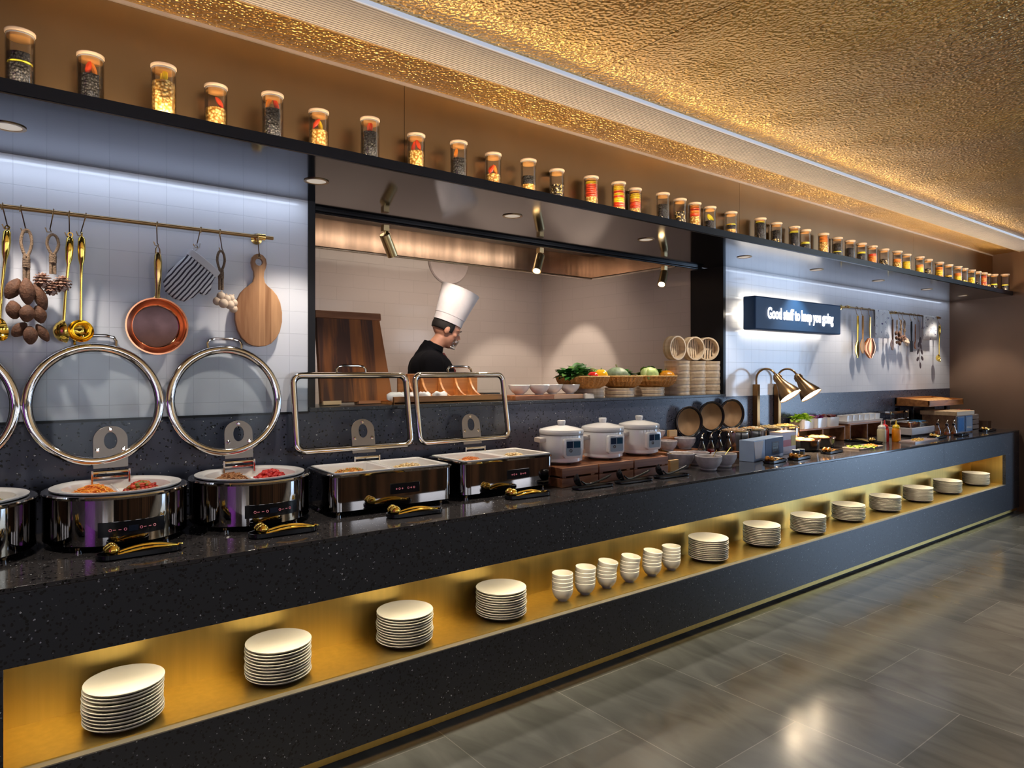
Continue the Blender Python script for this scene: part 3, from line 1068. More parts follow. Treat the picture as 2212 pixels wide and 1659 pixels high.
for i, (x, y, lay, top) in enumerate(JARS):
    n = len(JARS)
    pos = ORD[i + 1] + ' jar from the left' if i < 22 else (ORD[n - i] + ' jar from the right' if i < n - 1 else 'last jar at the right end')
    kinds = []
    for kk, _ in lay:
        if kk not in kinds:
            kinds.append(kk)
    desc = ' and '.join(FILL[kk][1] for kk in kinds[:2])
    if top:
        desc += ' topped with ' + TOPW[top[0]]
    lab = 'glass jar of %s, %s on the high shelf' % (desc, pos)
    lab = ' '.join(lab.split()[:16]) if len(lab.split()) <= 16 else 'glass jar of %s, %s on high shelf' % (FILL[kinds[0]][1], pos)
    if proto is None:
        j = thing('storage_jar', lab, 'jar', (x, y, JZ), group='storage jars on the high shelf')
        build(g_glass, 'glass_cylinder', M_GLASS, j)
        build(g_lid, 'lid', mat('pale_lid_wood', (.74, .56, .40), .5, 0, .06), j)
        build(g_plug, 'lid_plug', M_CORK, j)
        build(g_seal, 'seal', M_WHITE, j)
        proto = j
    else:
        j = bpy.data.objects.new('storage_jar', None)
        j.empty_display_size = .05
        COL.objects.link(j)
        tag(j, lab, 'jar', 'storage jars on the high shelf')
        j.location = (x, y, JZ)
        j.rotation_euler = (0, 0, i * 0.7)
        for c in [c for c in COL.objects if c.parent == proto and c.name.split('.')[0] in ('glass_cylinder', 'lid', 'lid_plug', 'seal')]:
            k = c.copy()
            COL.objects.link(k)
            k.parent = j
    z = 0.0045
    ex_ = min(.036, .160 - sum(b_ for _, b_ in lay))
    lay = [(a_, b_ + (ex_ if w_ == 0 else 0)) for w_, (a_, b_) in enumerate(lay)]
    for q, (kk, hh) in enumerate(lay):
        r = JR - 0.003
        if kk in 'bcm':
            prof = [(0, z), (r, z)]
            m = max(2, int(hh / 0.012))
            for a in range(1, m):
                prof.append((r - (0.0006 if a % 2 else 0), z + hh * a / m))
            prof += [(r - .001, z + hh - .002), (r * .55, z + hh + (.003 if q == len(lay) - 1 else -.001)), (0, z + hh + (.004 if q == len(lay) - 1 else -.001))]
            gg = G().lathe(prof, 28)
        else:
            gg = G()
            m = max(1, int(round(hh / 0.007)))
            for a in range(m):
                zz = z + hh * (a + 0.5) / m
                gg.lathe([(0, -.003), (r - .002, -.003), (r - .0005, 0), (r - .002, .003), (0, .003)], 24, Matrix.Translation((0, 0, zz)) @ Matrix.Rotation(0.05 * ((a * 7 + i) % 3 - 1), 4, 'X') @ Matrix.Scale(0.95, 4))
        build(gg, PN[kk], FILL[kk][0], j)
        z += hh
    for q, kk in enumerate(top):
        gg = G()
        if kk == 'l':
            gg.lathe([(0, -.003), (.028, -.003), (.029, 0), (.028, .003), (0, .003)], 24, Matrix.Translation((0, -0.004, z + .022)) @ Matrix.Rotation(R(62), 4, 'X'))
        else:
            a = [0.95, 1.9, 0.5][q % 3] + 0.2 * (i % 3)
            pod(gg, ((-.012, .012, 0.0)[q % 3], -0.004 + .006 * q, z + 0.022 + 0.006 * q), 0.0088, 0.056, a, i * 5 + q)
        build(gg, {'r': 'red_pepper', 'o': 'orange_pepper', 'y': 'yellow_pepper', 'l': 'lemon_slice'}[kk], FILL[kk][0], j)

# ================================================================ plates and bowls in the niche
NZ = 0.3452
g = G().ring([(0.0001, 0.0), (0.066, 0.0), (0.075, 0.002), (0.098, 0.0065), (0.114, 0.0125), (0.1215, 0.019), (0.1245, 0.0215), (0.1235, 0.0235), (0.119, 0.022), (0.108, 0.0165), (0.092, 0.0105), (0.07, 0.0068), (0.0001, 0.006)], 56)
plate0 = None
SX = [0.385, 0.920, 1.483, 2.016, 3.665, 4.268, 4.868, 5.523, 6.150, 6.850, 7.520, 8.300]
SY = [0.160, 0.172, 0.176, 0.172, 0.166, 0.168, 0.160, 0.178, 0.168, 0.182, 0.176, 0.186]
WHERE = ['leftmost plate stack', 'second plate stack from the left', 'third plate stack from the left', 'plate stack just left of the bowls', 'plate stack just right of the bowls',
         'second plate stack right of the bowls', 'third plate stack right of the bowls', 'fourth plate stack right of the bowls', 'fourth plate stack from the right end',
         'third plate stack from the right end', 'second plate stack from the right end', 'plate stack at the right end']
NPL = 11
for i, (x, y) in enumerate(zip(SX, SY)):
    n = NPL if i < 6 else 10
    for k in range(n):
        z = NZ + 0.0003 + k * 0.0117
        if k == n - 1:
            w = 'topmost in'
        elif k == 0:
            w = 'bottom one of'
        else:
            w = ORD[n - k] + ' from the top in'
        lab = 'round cream plate, %s the %s' % (w, WHERE[i])
        dx, dy = rnd.uniform(-.0022, .0022), rnd.uniform(-.0022, .0022)
        if plate0 is None:
            plate0 = tag(build(g, 'dinner_plate', M_CERAMIC, loc=(x, y, z)), lab, 'plate', 'cream plates in the brass niche')
        else:
            dup(plate0, (x + dx, y + dy, z), label=lab)
g = G().ring([(0.0001, 0), (0.024, 0), (0.026, 0.004), (0.040, 0.016), (0.050, 0.032), (0.0545, 0.048), (0.056, 0.064), (0.0545, 0.066), (0.0525, 0.062), (0.0505, 0.048), (0.046, 0.033), (0.037, 0.0195), (0.022, 0.009), (0.0001, 0.008)], 40)
bowl0 = None
BX = [(2.400, .150), (2.565, .152), (2.735, .158), (2.915, .152), (3.105, .152), (3.288, .158)]
BW = ['leftmost bowl stack', 'second bowl stack from the left', 'third bowl stack from the left', 'third bowl stack from the right', 'second bowl stack from the right', 'rightmost bowl stack']
BT = [(0, 0), (2, -2), (6, -3), (5, -5), (5, 2), (0, 0)]
for i, (x, y) in enumerate(BX):
    for k in range(5):
        z = NZ + 0.0003 + k * 0.0195
        w = 'topmost in' if k == 4 else ('bottom one of' if k == 0 else ORD[5 - k] + ' from the top in')
        lab = 'small cream bowl, %s the %s' % (w, BW[i])
        ro = (0, 0, 0)
        if k == 4:
            ro = (R(BT[i][0]), R(BT[i][0] * 0.8), 0)
        elif k == 3:
            ro = (R(BT[i][0] * .4), R(BT[i][0] * .3), 0)
        if bowl0 is None:
            bowl0 = tag(build(g, 'rice_bowl', M_CERAMIC, loc=(x, y, z), rot=ro), lab, 'bowl', 'cream bowls in the brass niche')
        else:
            dup(bowl0, (x + rnd.uniform(-.0015, .0015), y, z + (0.003 if k == 4 and BT[i][0] else 0)), rot=ro, label=lab)

# ================================================================ food warmers
CZ = 0.9005


def food(name, lab, c, hx, hy, hz, cols, n, kind='strip', seed=1, clip=None, size=1.0):
    """a heap of small pieces spread over a low dome"""
    q = random.Random(seed)
    g = G()
    g.lathe([(0.0, hz * .8), (.5, hz * .62), (.85, hz * .25), (1.0, 0), (0, 0)], 24, Matrix.Translation(c) @ Matrix.Diagonal((hx, hy, 1, 1)))
    for _ in range(n):
        r = math.sqrt(q.random()) * 0.97
        a = q.uniform(0, 2 * math.pi)
        x, y = r * math.cos(a), r * math.sin(a)
        z = hz * (1 - r * r) * 0.85 + q.uniform(0, .004)
        p = Vector((c[0] + x * hx, c[1] + y * hy, c[2] + z))
        if kind == 'strip':
            ln = q.uniform(.018, .035) * size
            w = q.uniform(0, math.pi)
            t = q.uniform(-.35, .5)
            d = Vector((math.cos(w) * math.cos(t), math.sin(w) * math.cos(t), math.sin(t)))
            g.tube([p - d * ln * .5, p + Vector((0, 0, .003)), p + d * ln * .5], [.0012 * size, .0028 * size, .0012 * size], 5)
        else:
            s = q.uniform(.006, .012) * size
            g.ell(p, (s, s * .8, s * .55), 7, 5, rot=(q.uniform(-.6, .6), q.uniform(-.6, .6), q.uniform(0, 3)))
    m = mat_island(name + '_pieces', cols)
    o = build(g, name, m, smooth=60)
    return tag(o, lab, 'food', None, 'stuff')


def lid_hinge(root, zr, yb):
    """hinge at the back of a warmer; all in the root's frame"""
    g = G()
    g.box(-.062, yb - .012, zr + .012, .062, yb + .004, zr + .020)
    g.box(-.070, yb - .018, zr - .01, -.062, yb + .006, zr + .046)
    g.box(.062, yb - .018, zr - .01, .070, yb + .006, zr + .046)
    g.tube([(-.066, yb - .006, zr + .036), (.066, yb - .006, zr + .036)], .008, 10)
    g.tube([(-.066, yb - .006, zr + .016), (.066, yb - .006, zr + .016)], .006, 10)
    return build(g, 'hinge', M_CHROME, root, bevel=.001)


def panel_marks(g, n=3, s=1.0, x0=0):
    for k in range(n):
        x = x0 + k * .0135 * s
        if k % 3 == 0:
            g.box(x - .004 * s, -.0008, -.0008, x + .004 * s, 0, .0008)
        elif k % 3 == 1:
            g.ring([(.0035 * s, -.0004), (.0043 * s, -.0004), (.0043 * s, .0004), (.0035 * s, .0004)], 16, Matrix.Translation((x, -.0006, 0)) @ Matrix.Rotation(R(90), 4, 'X'))
            g.box(x - .0006, -.0008, -.001, x + .0006, 0, .0045 * s)
        else:
            g.ring([(.0035 * s, -.0004), (.0043 * s, -.0004), (.0043 * s, .0004), (.0035 * s, .0004)], 16, Matrix.Translation((x, -.0006, 0)) @ Matrix.Rotation(R(90), 4, 'X'))


def lid_plate(parent, M):
    """arched hinge plate with an oval hole and three bolts, seen through the glass"""
    out = []
    n = 14
    out.append((-.062, -.07))
    for k in range(n + 1):
        a = math.pi - math.pi * k / n
        out.append((.062 * math.cos(a), .045 + .055 * math.sin(a)))
    out.append((.062, -.07))
    dense = []
    for k in range(len(out)):
        a_, b_ = Vector(out[k]), Vector(out[(k + 1) % len(out)])
        m_ = max(1, int((b_ - a_).length / .012))
        dense += [tuple(a_.lerp(b_, t / m_)) for t in range(m_)]
    out = dense
    hole = [(.023 * math.cos(2 * math.pi * k / len(out)), .040 + .034 * math.sin(2 * math.pi * k / len(out))) for k in range(len(out))]
    # bridge outline to hole as a ring of quads, starting at the lower left corner
    m = len(out)
    st = math.atan2(-.07 - .04, -.062)
    vs, fs = [], []
    for z in (0.0, .003):
        for (x, y) in out:
            vs.append((x, y, z))
        for (x, y) in out:
            a = math.atan2(y - .04, x)
            vs.append((.023 * math.cos(a), .040 + .034 * math.sin(a), z))
    for k in range(m):
        q = (k + 1) % m
        fs += [(k, q, m + q, m + k), (2 * m + k, 3 * m + k, 3 * m + q, 2 * m + q), (k, 2 * m + k, 2 * m + q, q), (m + k, m + q, 3 * m + q, 3 * m + k)]
    g = G().add(vs, fs, M)
    o = build(g, 'hinge_plate', mat('dull_hinge_steel', (.20, .175, .15), .3, 1.0, .05), parent, bevel=.0008)
    for (x, y) in ((0, .086), (-.046, .004), (.046, .004)):
        build(G().lathe([(0, .0075), (.005, .0075), (.0085, .005), (.0085, .0028), (0, .0028)], 14, M @ Matrix.Translation((x, y, 0))), 'bolt', M_CHROME, parent)


def round_warmer(x, y, lab, cols_l, cols_r, flab, seed):
    r, h = .243, .195
    root = thing('round_food_warmer', lab, 'food warmer', (x, y, CZ), group='round food warmers with open lids')
    build(G().lathe([(0, .016), (r - .006, .016), (r, .022), (r, h - .010), (r - .004, h - .010), (r - .004, .026), (0, .026)], 72), 'body', M_CHROME_DARK, root)
    build(G().ring([(r - .026, h - .012), (r + .003, h - .012), (r + .005, h - .004), (r + .002, h + .001), (r - .020, h + .003), (r - .026, h + .001)], 72), 'rim', M_CHROME, root)
    for a in (45, 135, 225, 315):
        build(G().lathe([(0, 0), (.012, 0), (.014, .017), (0, .017)], 16, Matrix.Translation((.2 * math.cos(R(a)), .2 * math.sin(R(a)), 0))), 'foot', M_CHROME, root)
    # white ceramic insert
    gp = G().ring([(.0001, h - .052), (r - .085, h - .052), (r - .062, h - .040), (r - .052, h - .004), (r - .046, h + .003), (r - .022, h + .005), (r - .020, h + .010), (r - .050, h + .009), (r - .060, h + .002), (r - .068, h - .034), (r - .09, h - .045), (.0001, h - .046)], 64)
    pan = build(gp, 'food_pan', M_WHITE, root)
    build(G().box(-.006, -(r - .072), h - .05, .006, r - .072, h - .012), 'divider', M_WHITE, pan, bevel=.003)
    # control panel curved on the front
    a0, a1 = R(-112), R(-60)
    g = G()
    n = 14
    vs, fs = [], []
    for k in range(n + 1):
        a = a0 + (a1 - a0) * k / n
        for rr_, zz in ((r - .001, .052), (r + .0035, .052), (r + .0035, .104), (r - .001, .104)):
            vs.append((rr_ * math.cos(a), rr_ * math.sin(a), zz))
    for k in range(n):
        for q in range(4):
            fs.append((k * 4 + q, k * 4 + (q + 1) % 4, k * 4 + 4 + (q + 1) % 4, k * 4 + 4 + q))
    fs += [(0, 1, 2, 3), (n * 4 + 3, n * 4 + 2, n * 4 + 1, n * 4)]
    cp = build(G().add(vs, fs), 'control_panel', M_BLACK, root)
    g = G()
    for a in (-103, -100, -96, -92, -80, -77, -73, -69):
        gg = G()
        panel_marks(gg, 1 if a in (-100, -77) else 3, .95)
        sub = G()
        sub.ring([(.0036, -.0005), (.0050, -.0005), (.0050, .0005), (.0036, .0005)], 14, Matrix.Rotation(R(90), 4, 'X')) if a in (-103, -92, -80, -69) else sub.box(-.0045, -.0006, -.0009, .0045, .0006, .0009)
        g.join(sub, Matrix.Translation(((r + .0042) * math.cos(R(a)), (r + .0042) * math.sin(R(a)), .076)) @ Matrix.Rotation(R(a + 90), 4, 'Z'))
    build(g, 'indicator', M_RED, cp)
    g = G()
    g.box(-.016, -.0006, -.010, .016, .0006, .010, Matrix.Translation(((r + .0038) * math.cos(R(-86)), (r + .0038) * math.sin(R(-86)), .077)) @ Matrix.Rotation(R(4), 4, 'Z'))
    build(g, 'display', mat('dark_display', (.02, .03, .05), .15), cp)
    yb = min(r + .004, WY - .072 - y)
    lid_hinge(root, h, yb)
    # open lid standing upright
    tl = R(84)
    LR = .228
    M = Matrix.Translation((-.047, yb - .006, h + .088)) @ Matrix.Rotation(tl, 4, 'X') @ Matrix.Translation((0, LR + .0, 0))
    tor = []
    for k in range(12):
        a = 2 * math.pi * k / 12
        tor.append((LR + .005 + .017 * math.cos(a), .011 * math.sin(a)))
    ld = build(G().ring(tor, 72, M), 'lid_rim', M_CHROME, root)
    build(G().ring([(LR - .014, -.003), (LR - .006, -.003), (LR - .006, .003), (LR - .014, .003)], 72, M), 'gasket', M_BLACK, ld)
    build(G().lathe([(0, -.002), (LR - .008, -.002), (LR - .008, .002), (0, .002)], 72, M), 'glass_pane', M_GLASS_L, ld)
    build(G().tube([M @ Vector(p) for p in [(-.072, LR + .008, 0), (-.074, LR + .030, -.004), (-.066, LR + .046, -.006), (-.04, LR + .053, -.007), (.04, LR + .053, -.007), (.066, LR + .046, -.006), (.074, LR + .030, -.004), (.072, LR + .008, 0)]], .0068, 10), 'lid_handle', M_CHROME, ld)
    lid_plate(ld, M @ Matrix.Translation((.047, -LR + .035, .003)))
    food('braised_dish', flab + ', left half of the pan', (x - .080, y - .012, CZ + h - .044), .086, .125, .062, cols_l, 260, 'strip', seed)
    food('braised_dish', flab + ', right half of the pan', (x + .085, y - .012, CZ + h - .044), .076, .110, .060, cols_r, 170, 'chunk', seed + 1, size=1.2)
    return root


OR_ = [(.90, .27, .015), (.95, .38, .02), (.80, .15, .01), (.92, .32, .03), (.85, .50, .08)]
RD_ = [(.55, .03, .01), (.65, .06, .02), (.40, .02, .01), (.60, .14, .03), (.25, .20, .03)]
round_warmer(-.085, .525, 'round chrome food warmer cut off at the left edge of the counter', [(.30, .22, .05), (.2, .25, .04), (.5, .35, .12)], [(.35, .30, .06), (.16, .22, .03), (.6, .45, .2), (.5, .12, .04)], 'green and brown vegetables in the leftmost round food warmer', 3)
round_warmer(.415, .518, 'round chrome food warmer under the gold ladle and copper pan', OR_, RD_, 'orange and red vegetables in the round warmer under the copper pan', 11)
round_warmer(.920, .522, 'round chrome food warmer under the wooden paddle board', [(.40, .18, .06), (.5, .25, .1), (.32, .12, .04)], [(.6, .02, .015), (.7, .05, .03), (.45, .01, .01)], 'brown and red food in the round warmer under the paddle board', 21)


def rect_warmer(x, y, rz, lab, cl, cr_, flab, seed):
    hx, hy, h = .310, .172, .185
    root = thing('rectangular_food_warmer', lab, 'food warmer', (x, y, CZ), rz, 'rectangular food warmers with open lids')
    build(G().loft([rr(hx - .006, hy - .006, .045, .016), rr(hx, hy, .05, .022), rr(hx, hy, .05, h - .006), rr(hx - .006, hy - .006, .046, h - .006), rr(hx - .006, hy - .006, .046, h - .062)]), 'body', M_CHROME_DARK, root)
    build(G().loft([rr(hx + .003, hy + .003, .052, h - .012), rr(hx + .006, hy + .006, .054, h - .003), rr(hx + .002, hy + .002, .05, h + .001), rr(hx - .012, hy - .012, .04, h + .002), rr(hx - .012, hy - .012, .04, h - .003), rr(hx + .003, hy + .003, .052, h - .012)], cap0=False, cap1=False), 'rim', M_CHROME, root)
    for a, b in ((1, 1), (1, -1), (-1, 1), (-1, -1)):
        build(G().lathe([(0, 0), (.012, 0), (.014, .017), (0, .017)], 16, Matrix.Translation((a * (hx - .05), b * (hy - .05), 0))), 'foot', M_CHROME, root)
    for sx_ in (-1, 1):
        cx = sx_ * (hx - .018) / 2
        wx = (hx - .022) / 2 - .001
        L1 = [rr(wx - .014, hy - .036, .014, h - .060), rr(wx - .012, hy - .030, .014, h - .0), rr(wx + .0005, hy - .012, .012, h + .002), rr(wx, hy - .012, .012, h + .006), rr(wx - .004, hy - .018, .012, h + .0075), rr(wx - .012, hy - .028, .012, h + .003), rr(wx - .022, hy - .040, .016, h - .046), rr(wx - .03, hy - .048, .016, h - .050)]
        g = G().loft(L1, Matrix.Translation((cx, 0, 0)), cap0=True, cap1=True)
        build(g, 'food_pan', M_WHITE, root)
    g = G().box(-.075, -hy - .0035, .075, .075, -hy + .001, .123, Matrix.Translation((.045, 0, 0)))
    cp = build(g, 'control_panel', M_BLACK, root, bevel=.001)
    g = G()
    for k, xx in enumerate((-.045, -.03, -.015, .015, .03, .045)):
        M = Matrix.Translation((.045 + xx, -hy - .0040, .098))
        if k % 2:
            g.ring([(.0034, -.0005), (.0048, -.0005), (.0048, .0005), (.0034, .0005)], 14, M @ Matrix.Rotation(R(90), 4, 'X'))
        else:
            g.box(-.0042, -.0005, -.0009, .0042, .0005, .0009, M)
            g.box(-.0008, -.0005, -.004, .0008, .0005, .004, M)
    build(g, 'indicator', M_RED, cp)
    lid_hinge(root, h - .012, hy - .004)
    LX, LY = .302, .186
    M = Matrix.Translation((-.045, hy + .002, h + .072)) @ Matrix.Rotation(R(80), 4, 'X') @ Matrix.Translation((0, LY, 0))
    pts = [M @ Vector(p) for p in rr(LX, LY, .038, 0, 6)]
    ld = build(G().tube(pts, .0145, 12, closed=True), 'lid_rim', M_CHROME, root)
    pts = [M @ Vector(p) for p in rr(LX - .014, LY - .014, .03, 0, 6)]
    build(G().tube(pts, .004, 8, closed=True), 'gasket', M_BLACK, ld)
    build(G().loft([rr(LX - .010, LY - .010, .03, -.002), rr(LX - .010, LY - .010, .03, .002)], M), 'glass_pane', M_GLASS_L, ld)
    build(G().tube([M @ Vector(p) for p in [(-.080, LY + .006, 0), (-.080, LY + .030, -.004), (-.066, LY + .044, -.006), (-.04, LY + .048, -.007), (.04, LY + .048, -.007), (.066, LY + .044, -.006), (.080, LY + .030, -.004), (.080, LY + .006, 0)]], .0065, 10), 'lid_handle', M_CHROME, ld)
    lid_plate(ld, M @ Matrix.Translation((.035, -LY + .045, .003)))
    ca, sa_ = math.cos(rz), math.sin(rz)
    for sx_, cols, w, kd in ((-1, cl, ' left pan', 'strip'), (1, cr_, ' right pan', 'chunk')):
        lx, ly = sx_ * .148, -.012
        food('buffet_dish', flab[0] + w + ' of ' + flab[1], (x + lx * ca - ly * sa_, y + lx * sa_ + ly * ca, CZ + h - .034), .092, .095, .036, cols, 150, kd, seed + sx_, size=.9)
    return root


NOOD = [(.70, .30, .05), (.62, .20, .03), (.25, .28, .04), (.8, .45, .1), (.5, .12, .02)]
PALE = [(.72, .55, .28), (.80, .62, .33), (.65, .42, .16)]
rect_warmer(1.520, .485, R(-2), 'rectangular chrome food warmer in front of the leaning wooden board', NOOD, PALE, ('orange noodles in', 'the left rectangular warmer'), 31)
rect_warmer(2.198, .500, R(1), 'rectangular chrome food warmer beside the first white rice cooker', [(.7, .22, .04), (.8, .32, .06), (.5, .12, .03)], PALE, ('fried food in', 'the right rectangular warmer'), 41)


# ---- small trays with tongs in front of the warmers
def tray_geo(hx, hy, h=.019):
    g = G()
    o1, o2 = [], []
    return G().loft([ov2(hx - .008, hy - .006, 0), ov2(hx, hy, .004), ov2(hx, hy, h), ov2(hx - .004, hy - .004, h), ov2(hx - .006, hy - .006, .005)], cap0=True, cap1=True)


def ov2(hx, hy, z):
    return rr(hx, hy, hy * .98, z, 10)


tray0 = tag(build(tray_geo(.134, .040), 'tong_tray', M_BLACK, loc=(.437, .178, CZ)), 'small black oval tray before the round warmer under the copper pan', 'tray', 'small black oval trays along the counter edge')
TR = [(.940, .172, R(-2), 'small black oval tray before the round warmer under the paddle board'), (1.530, .170, R(-4), 'small black oval tray before the left rectangular warmer'),
      (2.205, .200, R(-4), 'small black oval tray before the right rectangular warmer'), (-.10, .175, 0, 'small black oval tray cut off at the left edge')]
for x, y, a, lab in TR:
    dup(tray0, (x, y, CZ), a, label=lab)


def tongs(x, y, z, rz, m, lab, s=1.0, cat='tongs'):
    root = thing('serving_tongs', lab, cat, (x, y, z), rz, 'serving tongs on small trays')
    g = G()
    for sd in (-1, 1):
        pts = []
        for k in range(15):
            t = k / 14
            X = -.085 + .20 * t
            Y = sd * (.016 + .010 * math.sin(math.pi * min(1, t * 1.1)) - .022 * max(0, t - .75) * 3)
            Z = .008 + .012 * math.sin(math.pi * t)
            pts.append((X * s, Y * s, Z * s))
        gg = G().tube([(a, b, c) for a, b, c in pts], [(.0042 + .002 * math.sin(math.pi * k / 14)) * s for k in range(15)], 8)
        build(gg, 'arm', m, root)
        # scalloped scoop end
        loops = []
        for k in range(9):
            t = k / 8
            rad = .022 * math.sin(math.pi * (0.12 + .80 * t)) * s
            loops.append([(-.078 * s - .045 * s * t, sd * .017 * s + rad * .9 * math.cos(2 * math.pi * q / 18) * (1 + .08 * math.cos(6 * math.pi * q / 9)), .026 * s + rad * math.sin(2 * math.pi * q / 18)) for q in range(18)])
        build(G().loft(loops), 'scoop', m, root, smooth=60)
    build(G().tube([(.112 * s, -.008 * s, .010 * s), (.122 * s, 0, .011 * s), (.112 * s, .008 * s, .010 * s)], .005 * s, 8), 'spring_end', m, root)
    return root


for (x, y, a, lab) in [(.450, .178, R(1), 'gold serving tongs on the tray before the round warmer under the copper pan'), (.955, .172, R(-3), 'gold serving tongs on the tray before the paddle board warmer'),
                       (1.530, .170, R(-5), 'gold serving tongs on the tray before the left rectangular warmer'), (2.205, .20, R(-4), 'gold serving tongs on the tray before the right rectangular warmer'),
                       (-.10, .175, 0, 'gold serving tongs on the tray at the left edge')]:
    tongs(x, y, CZ + .0055, a, M_GOLD, lab)

# ================================================================ rice cookers on wooden crates
CR = [(2.518, 2.798, 'first from the left, beside the rectangular warmer'), (2.806, 3.095, 'middle one of the three'), (3.103, 3.415, 'third, nearest the stone bowls')]
for i, (xa, xb, w) in enumerate(CR):
    cx, hw = (xa + xb) / 2, (xb - xa) / 2
    y0, y1 = .285, .72
    root = thing('slatted_riser', 'red-brown slatted wooden riser, ' + w, 'riser', (cx, .5, CZ), group='wooden risers under the white cookers')
    H = .108
    for k in range(2):
        z0_, z1_ = (.0, .050) if k == 0 else (.060, H)
        build(G().box(-hw, y0 - .5, z0_, hw, y0 - .5 + .014, z1_), 'front_board', M_OAKRED, root, bevel=.002)
        build(G().box(-hw, y0 - .486, z0_, -hw + .014, y1 - .5, z1_), 'side_board', M_OAKRED, root, bevel=.002)
        build(G().box(hw - .014, y0 - .486, z0_, hw, y1 - .5, z1_), 'side_board', M_OAKRED, root, bevel=.002)
    g = G()
    for a in (-1, 1):
        g.box(a * (hw - .03) - .014, y0 - .485, .0, a * (hw - .03) + .014, y0 - .465, H - .01)
        g.box(a * (hw - .03) - .014, y1 - .52, .0, a * (hw - .03) + .014, y1 - .50, H - .01)
    build(g, 'corner_posts', M_OAKRED, root)
    build(G().box(-hw + .014, y0 - .486, H - .012, hw - .014, y1 - .5, H - .002), 'top_board', M_OAKRED, root)

cook0 = None
CK = [(2.672, .462, 'white ceramic slow cooker with grey handles, left of three'), (3.012, .462, 'white ceramic slow cooker, middle of the three on risers'), (3.352, .470, 'white ceramic slow cooker, right of three beside the stone bowls')]
for i, (x, y, lab) in enumerate(CK):
    if cook0 is None:
        c = thing('slow_cooker', lab, 'slow cooker', (x, y, CZ + .1085), R(-38), 'white slow cookers on wooden risers')
        build(G().lathe([(0, .006), (.090, .006), (.110, .014), (.124, .040), (.129, .085), (.129, .150), (.127, .166), (.122, .168), (.122, .02), (0, .02)], 56), 'body', M_PORC, c)
        l = build(G().lathe([(0, .178), (.129, .172), (.131, .178), (.131, .190), (.127, .197), (.095, .206), (.045, .216), (.030, .219), (0, .219)], 56), 'lid', M_PORC, c)
        build(G().lathe([(0, .218), (.020, .218), (.022, .224), (.025, .240), (.024, .247), (.020, .249), (0, .249)], 28), 'knob', M_PORC, l)
        build(G().ring([(.121, .166), (.1285, .166), (.1285, .173), (.121, .173)], 56), 'seal', mat('grey_seal', (.28, .26, .25), .5), c)
        for a in (208, 28):
            gg = G().loft([[(p[0], p[1], p[2]) for p in rr(.030, .014, .008, 0)], [(p[0] * .95, p[1] * 1.0, p[2]) for p in rr(.030, .014, .008, .034)]])
            M = Matrix.Rotation(R(a), 4, 'Z') @ Matrix.Translation((.122, 0, .140)) @ Matrix.Rotation(R(90), 4, 'Y')
            gg2 = G().loft([rr(.013, .034, .006, 0), rr(.016, .037, .008, .020), rr(.013, .034, .008, .042)])
            build(G().join(gg2, M), 'handle', mat('warm_grey_handle', (.50, .44, .40), .4), c, bevel=.002)
        pm = Matrix.Rotation(R(-64), 4, 'Z') @ Matrix.Translation((.124, 0, .098)) @ Matrix.Rotation(R(90), 4, 'Z') @ Matrix.Rotation(R(90), 4, 'X')
        cp = build(G().loft([rr(.060, .056, .018, -.014), rr(.060, .056, .018, .010), rr(.056, .052, .016, .013)], pm), 'control_housing', M_PORC, c)
        build(G().loft([rr(.047, .043, .010, .012), rr(.047, .043, .010, .0145)], pm), 'control_panel', mat('blue_grey_panel', (.30, .36, .42), .4), cp)
        build(G().box(-.044, .002, .0142, -.004, .038, .0152, pm), 'display', mat('teal_display', (.012, .03, .07), .15), cp)
        build(G().box(.002, .002, .0142, .044, .038, .0152, pm), 'display', mat('teal_display_bright', (.015, .07, .13), .15), cp)
        build(G().ring([(.006, .0145), (.009, .0145), (.009, .0175), (.006, .0175)], 18, pm @ Matrix.Translation((-.018, -.013, 0))), 'dial', M_CHROME, cp)
        for a in (60, 180, 300):
            build(G().lathe([(0, 0), (.010, 0), (.012, .008), (0, .008)], 12, Matrix.Translation((.075 * math.cos(R(a)), .075 * math.sin(R(a)), 0))), 'foot', M_BLACK, c)
        cook0 = c
    else:
        dup(cook0, (x, y, CZ + .1085), R(-38 + 4 * i), label=lab)

# black spoon rests with black ladles
rest0 = tag(build(tray_geo(.140, .038, .012), 'spoon_rest', M_BLACK, loc=(2.665, .195, CZ), rot=(0, 0, R(-3))), 'long black spoon rest before the left slow cooker', 'spoon rest', 'black spoon rests before the slow cookers')
dup(rest0, (2.992, .190, CZ), R(-3), label='long black spoon rest before the middle slow cooker')
dup(rest0, (3.318, .180, CZ), R(-3), label='long black spoon rest before the right slow cooker')


def ladle_lying(x, y, z, rz, m, lab, name='ladle'):
    root = thing(name, lab, 'ladle', (x, y, z), rz, 'black ladles lying on spoon rests')
    g = G()
    prof = [(0.0001, -.026), (.014, -.023), (.024, -.014), (.028, 0), (.026, 0.001), (.022, -.012), (.012, -.020), (0.0001, -.023)]
    build(G().ring([(a_ * 1.3, b_ * 1.3) for a_, b_ in prof], 24, Matrix.Translation((-.078, .012, .044)) @ Matrix.Rotation(R(62), 4, 'X') @ Matrix.Rotation(R(40), 4, 'Y')), 'bowl', m, root)
    build(G().tube([(-.075, 0, .036), (-.045, 0, .018), (-.01, 0, .014), (.06, 0, .022), (.13, 0, .036), (.165, .0, .046)], [.005, .006, .006, .006, .007, .005], 8), 'handle', m, root)
    return root


ladle_lying(2.655, .200, CZ + .006, R(4), M_BLACK, 'black ladle lying on the rest before the left slow cooker')
ladle_lying(2.985, .195, CZ + .006, R(4), M_BLACK, 'black ladle lying on the rest before the middle slow cooker')
ladle_lying(3.315, .185, CZ + .006, R(3), M_BLACK, 'black ladle lying on the rest before the right slow cooker')
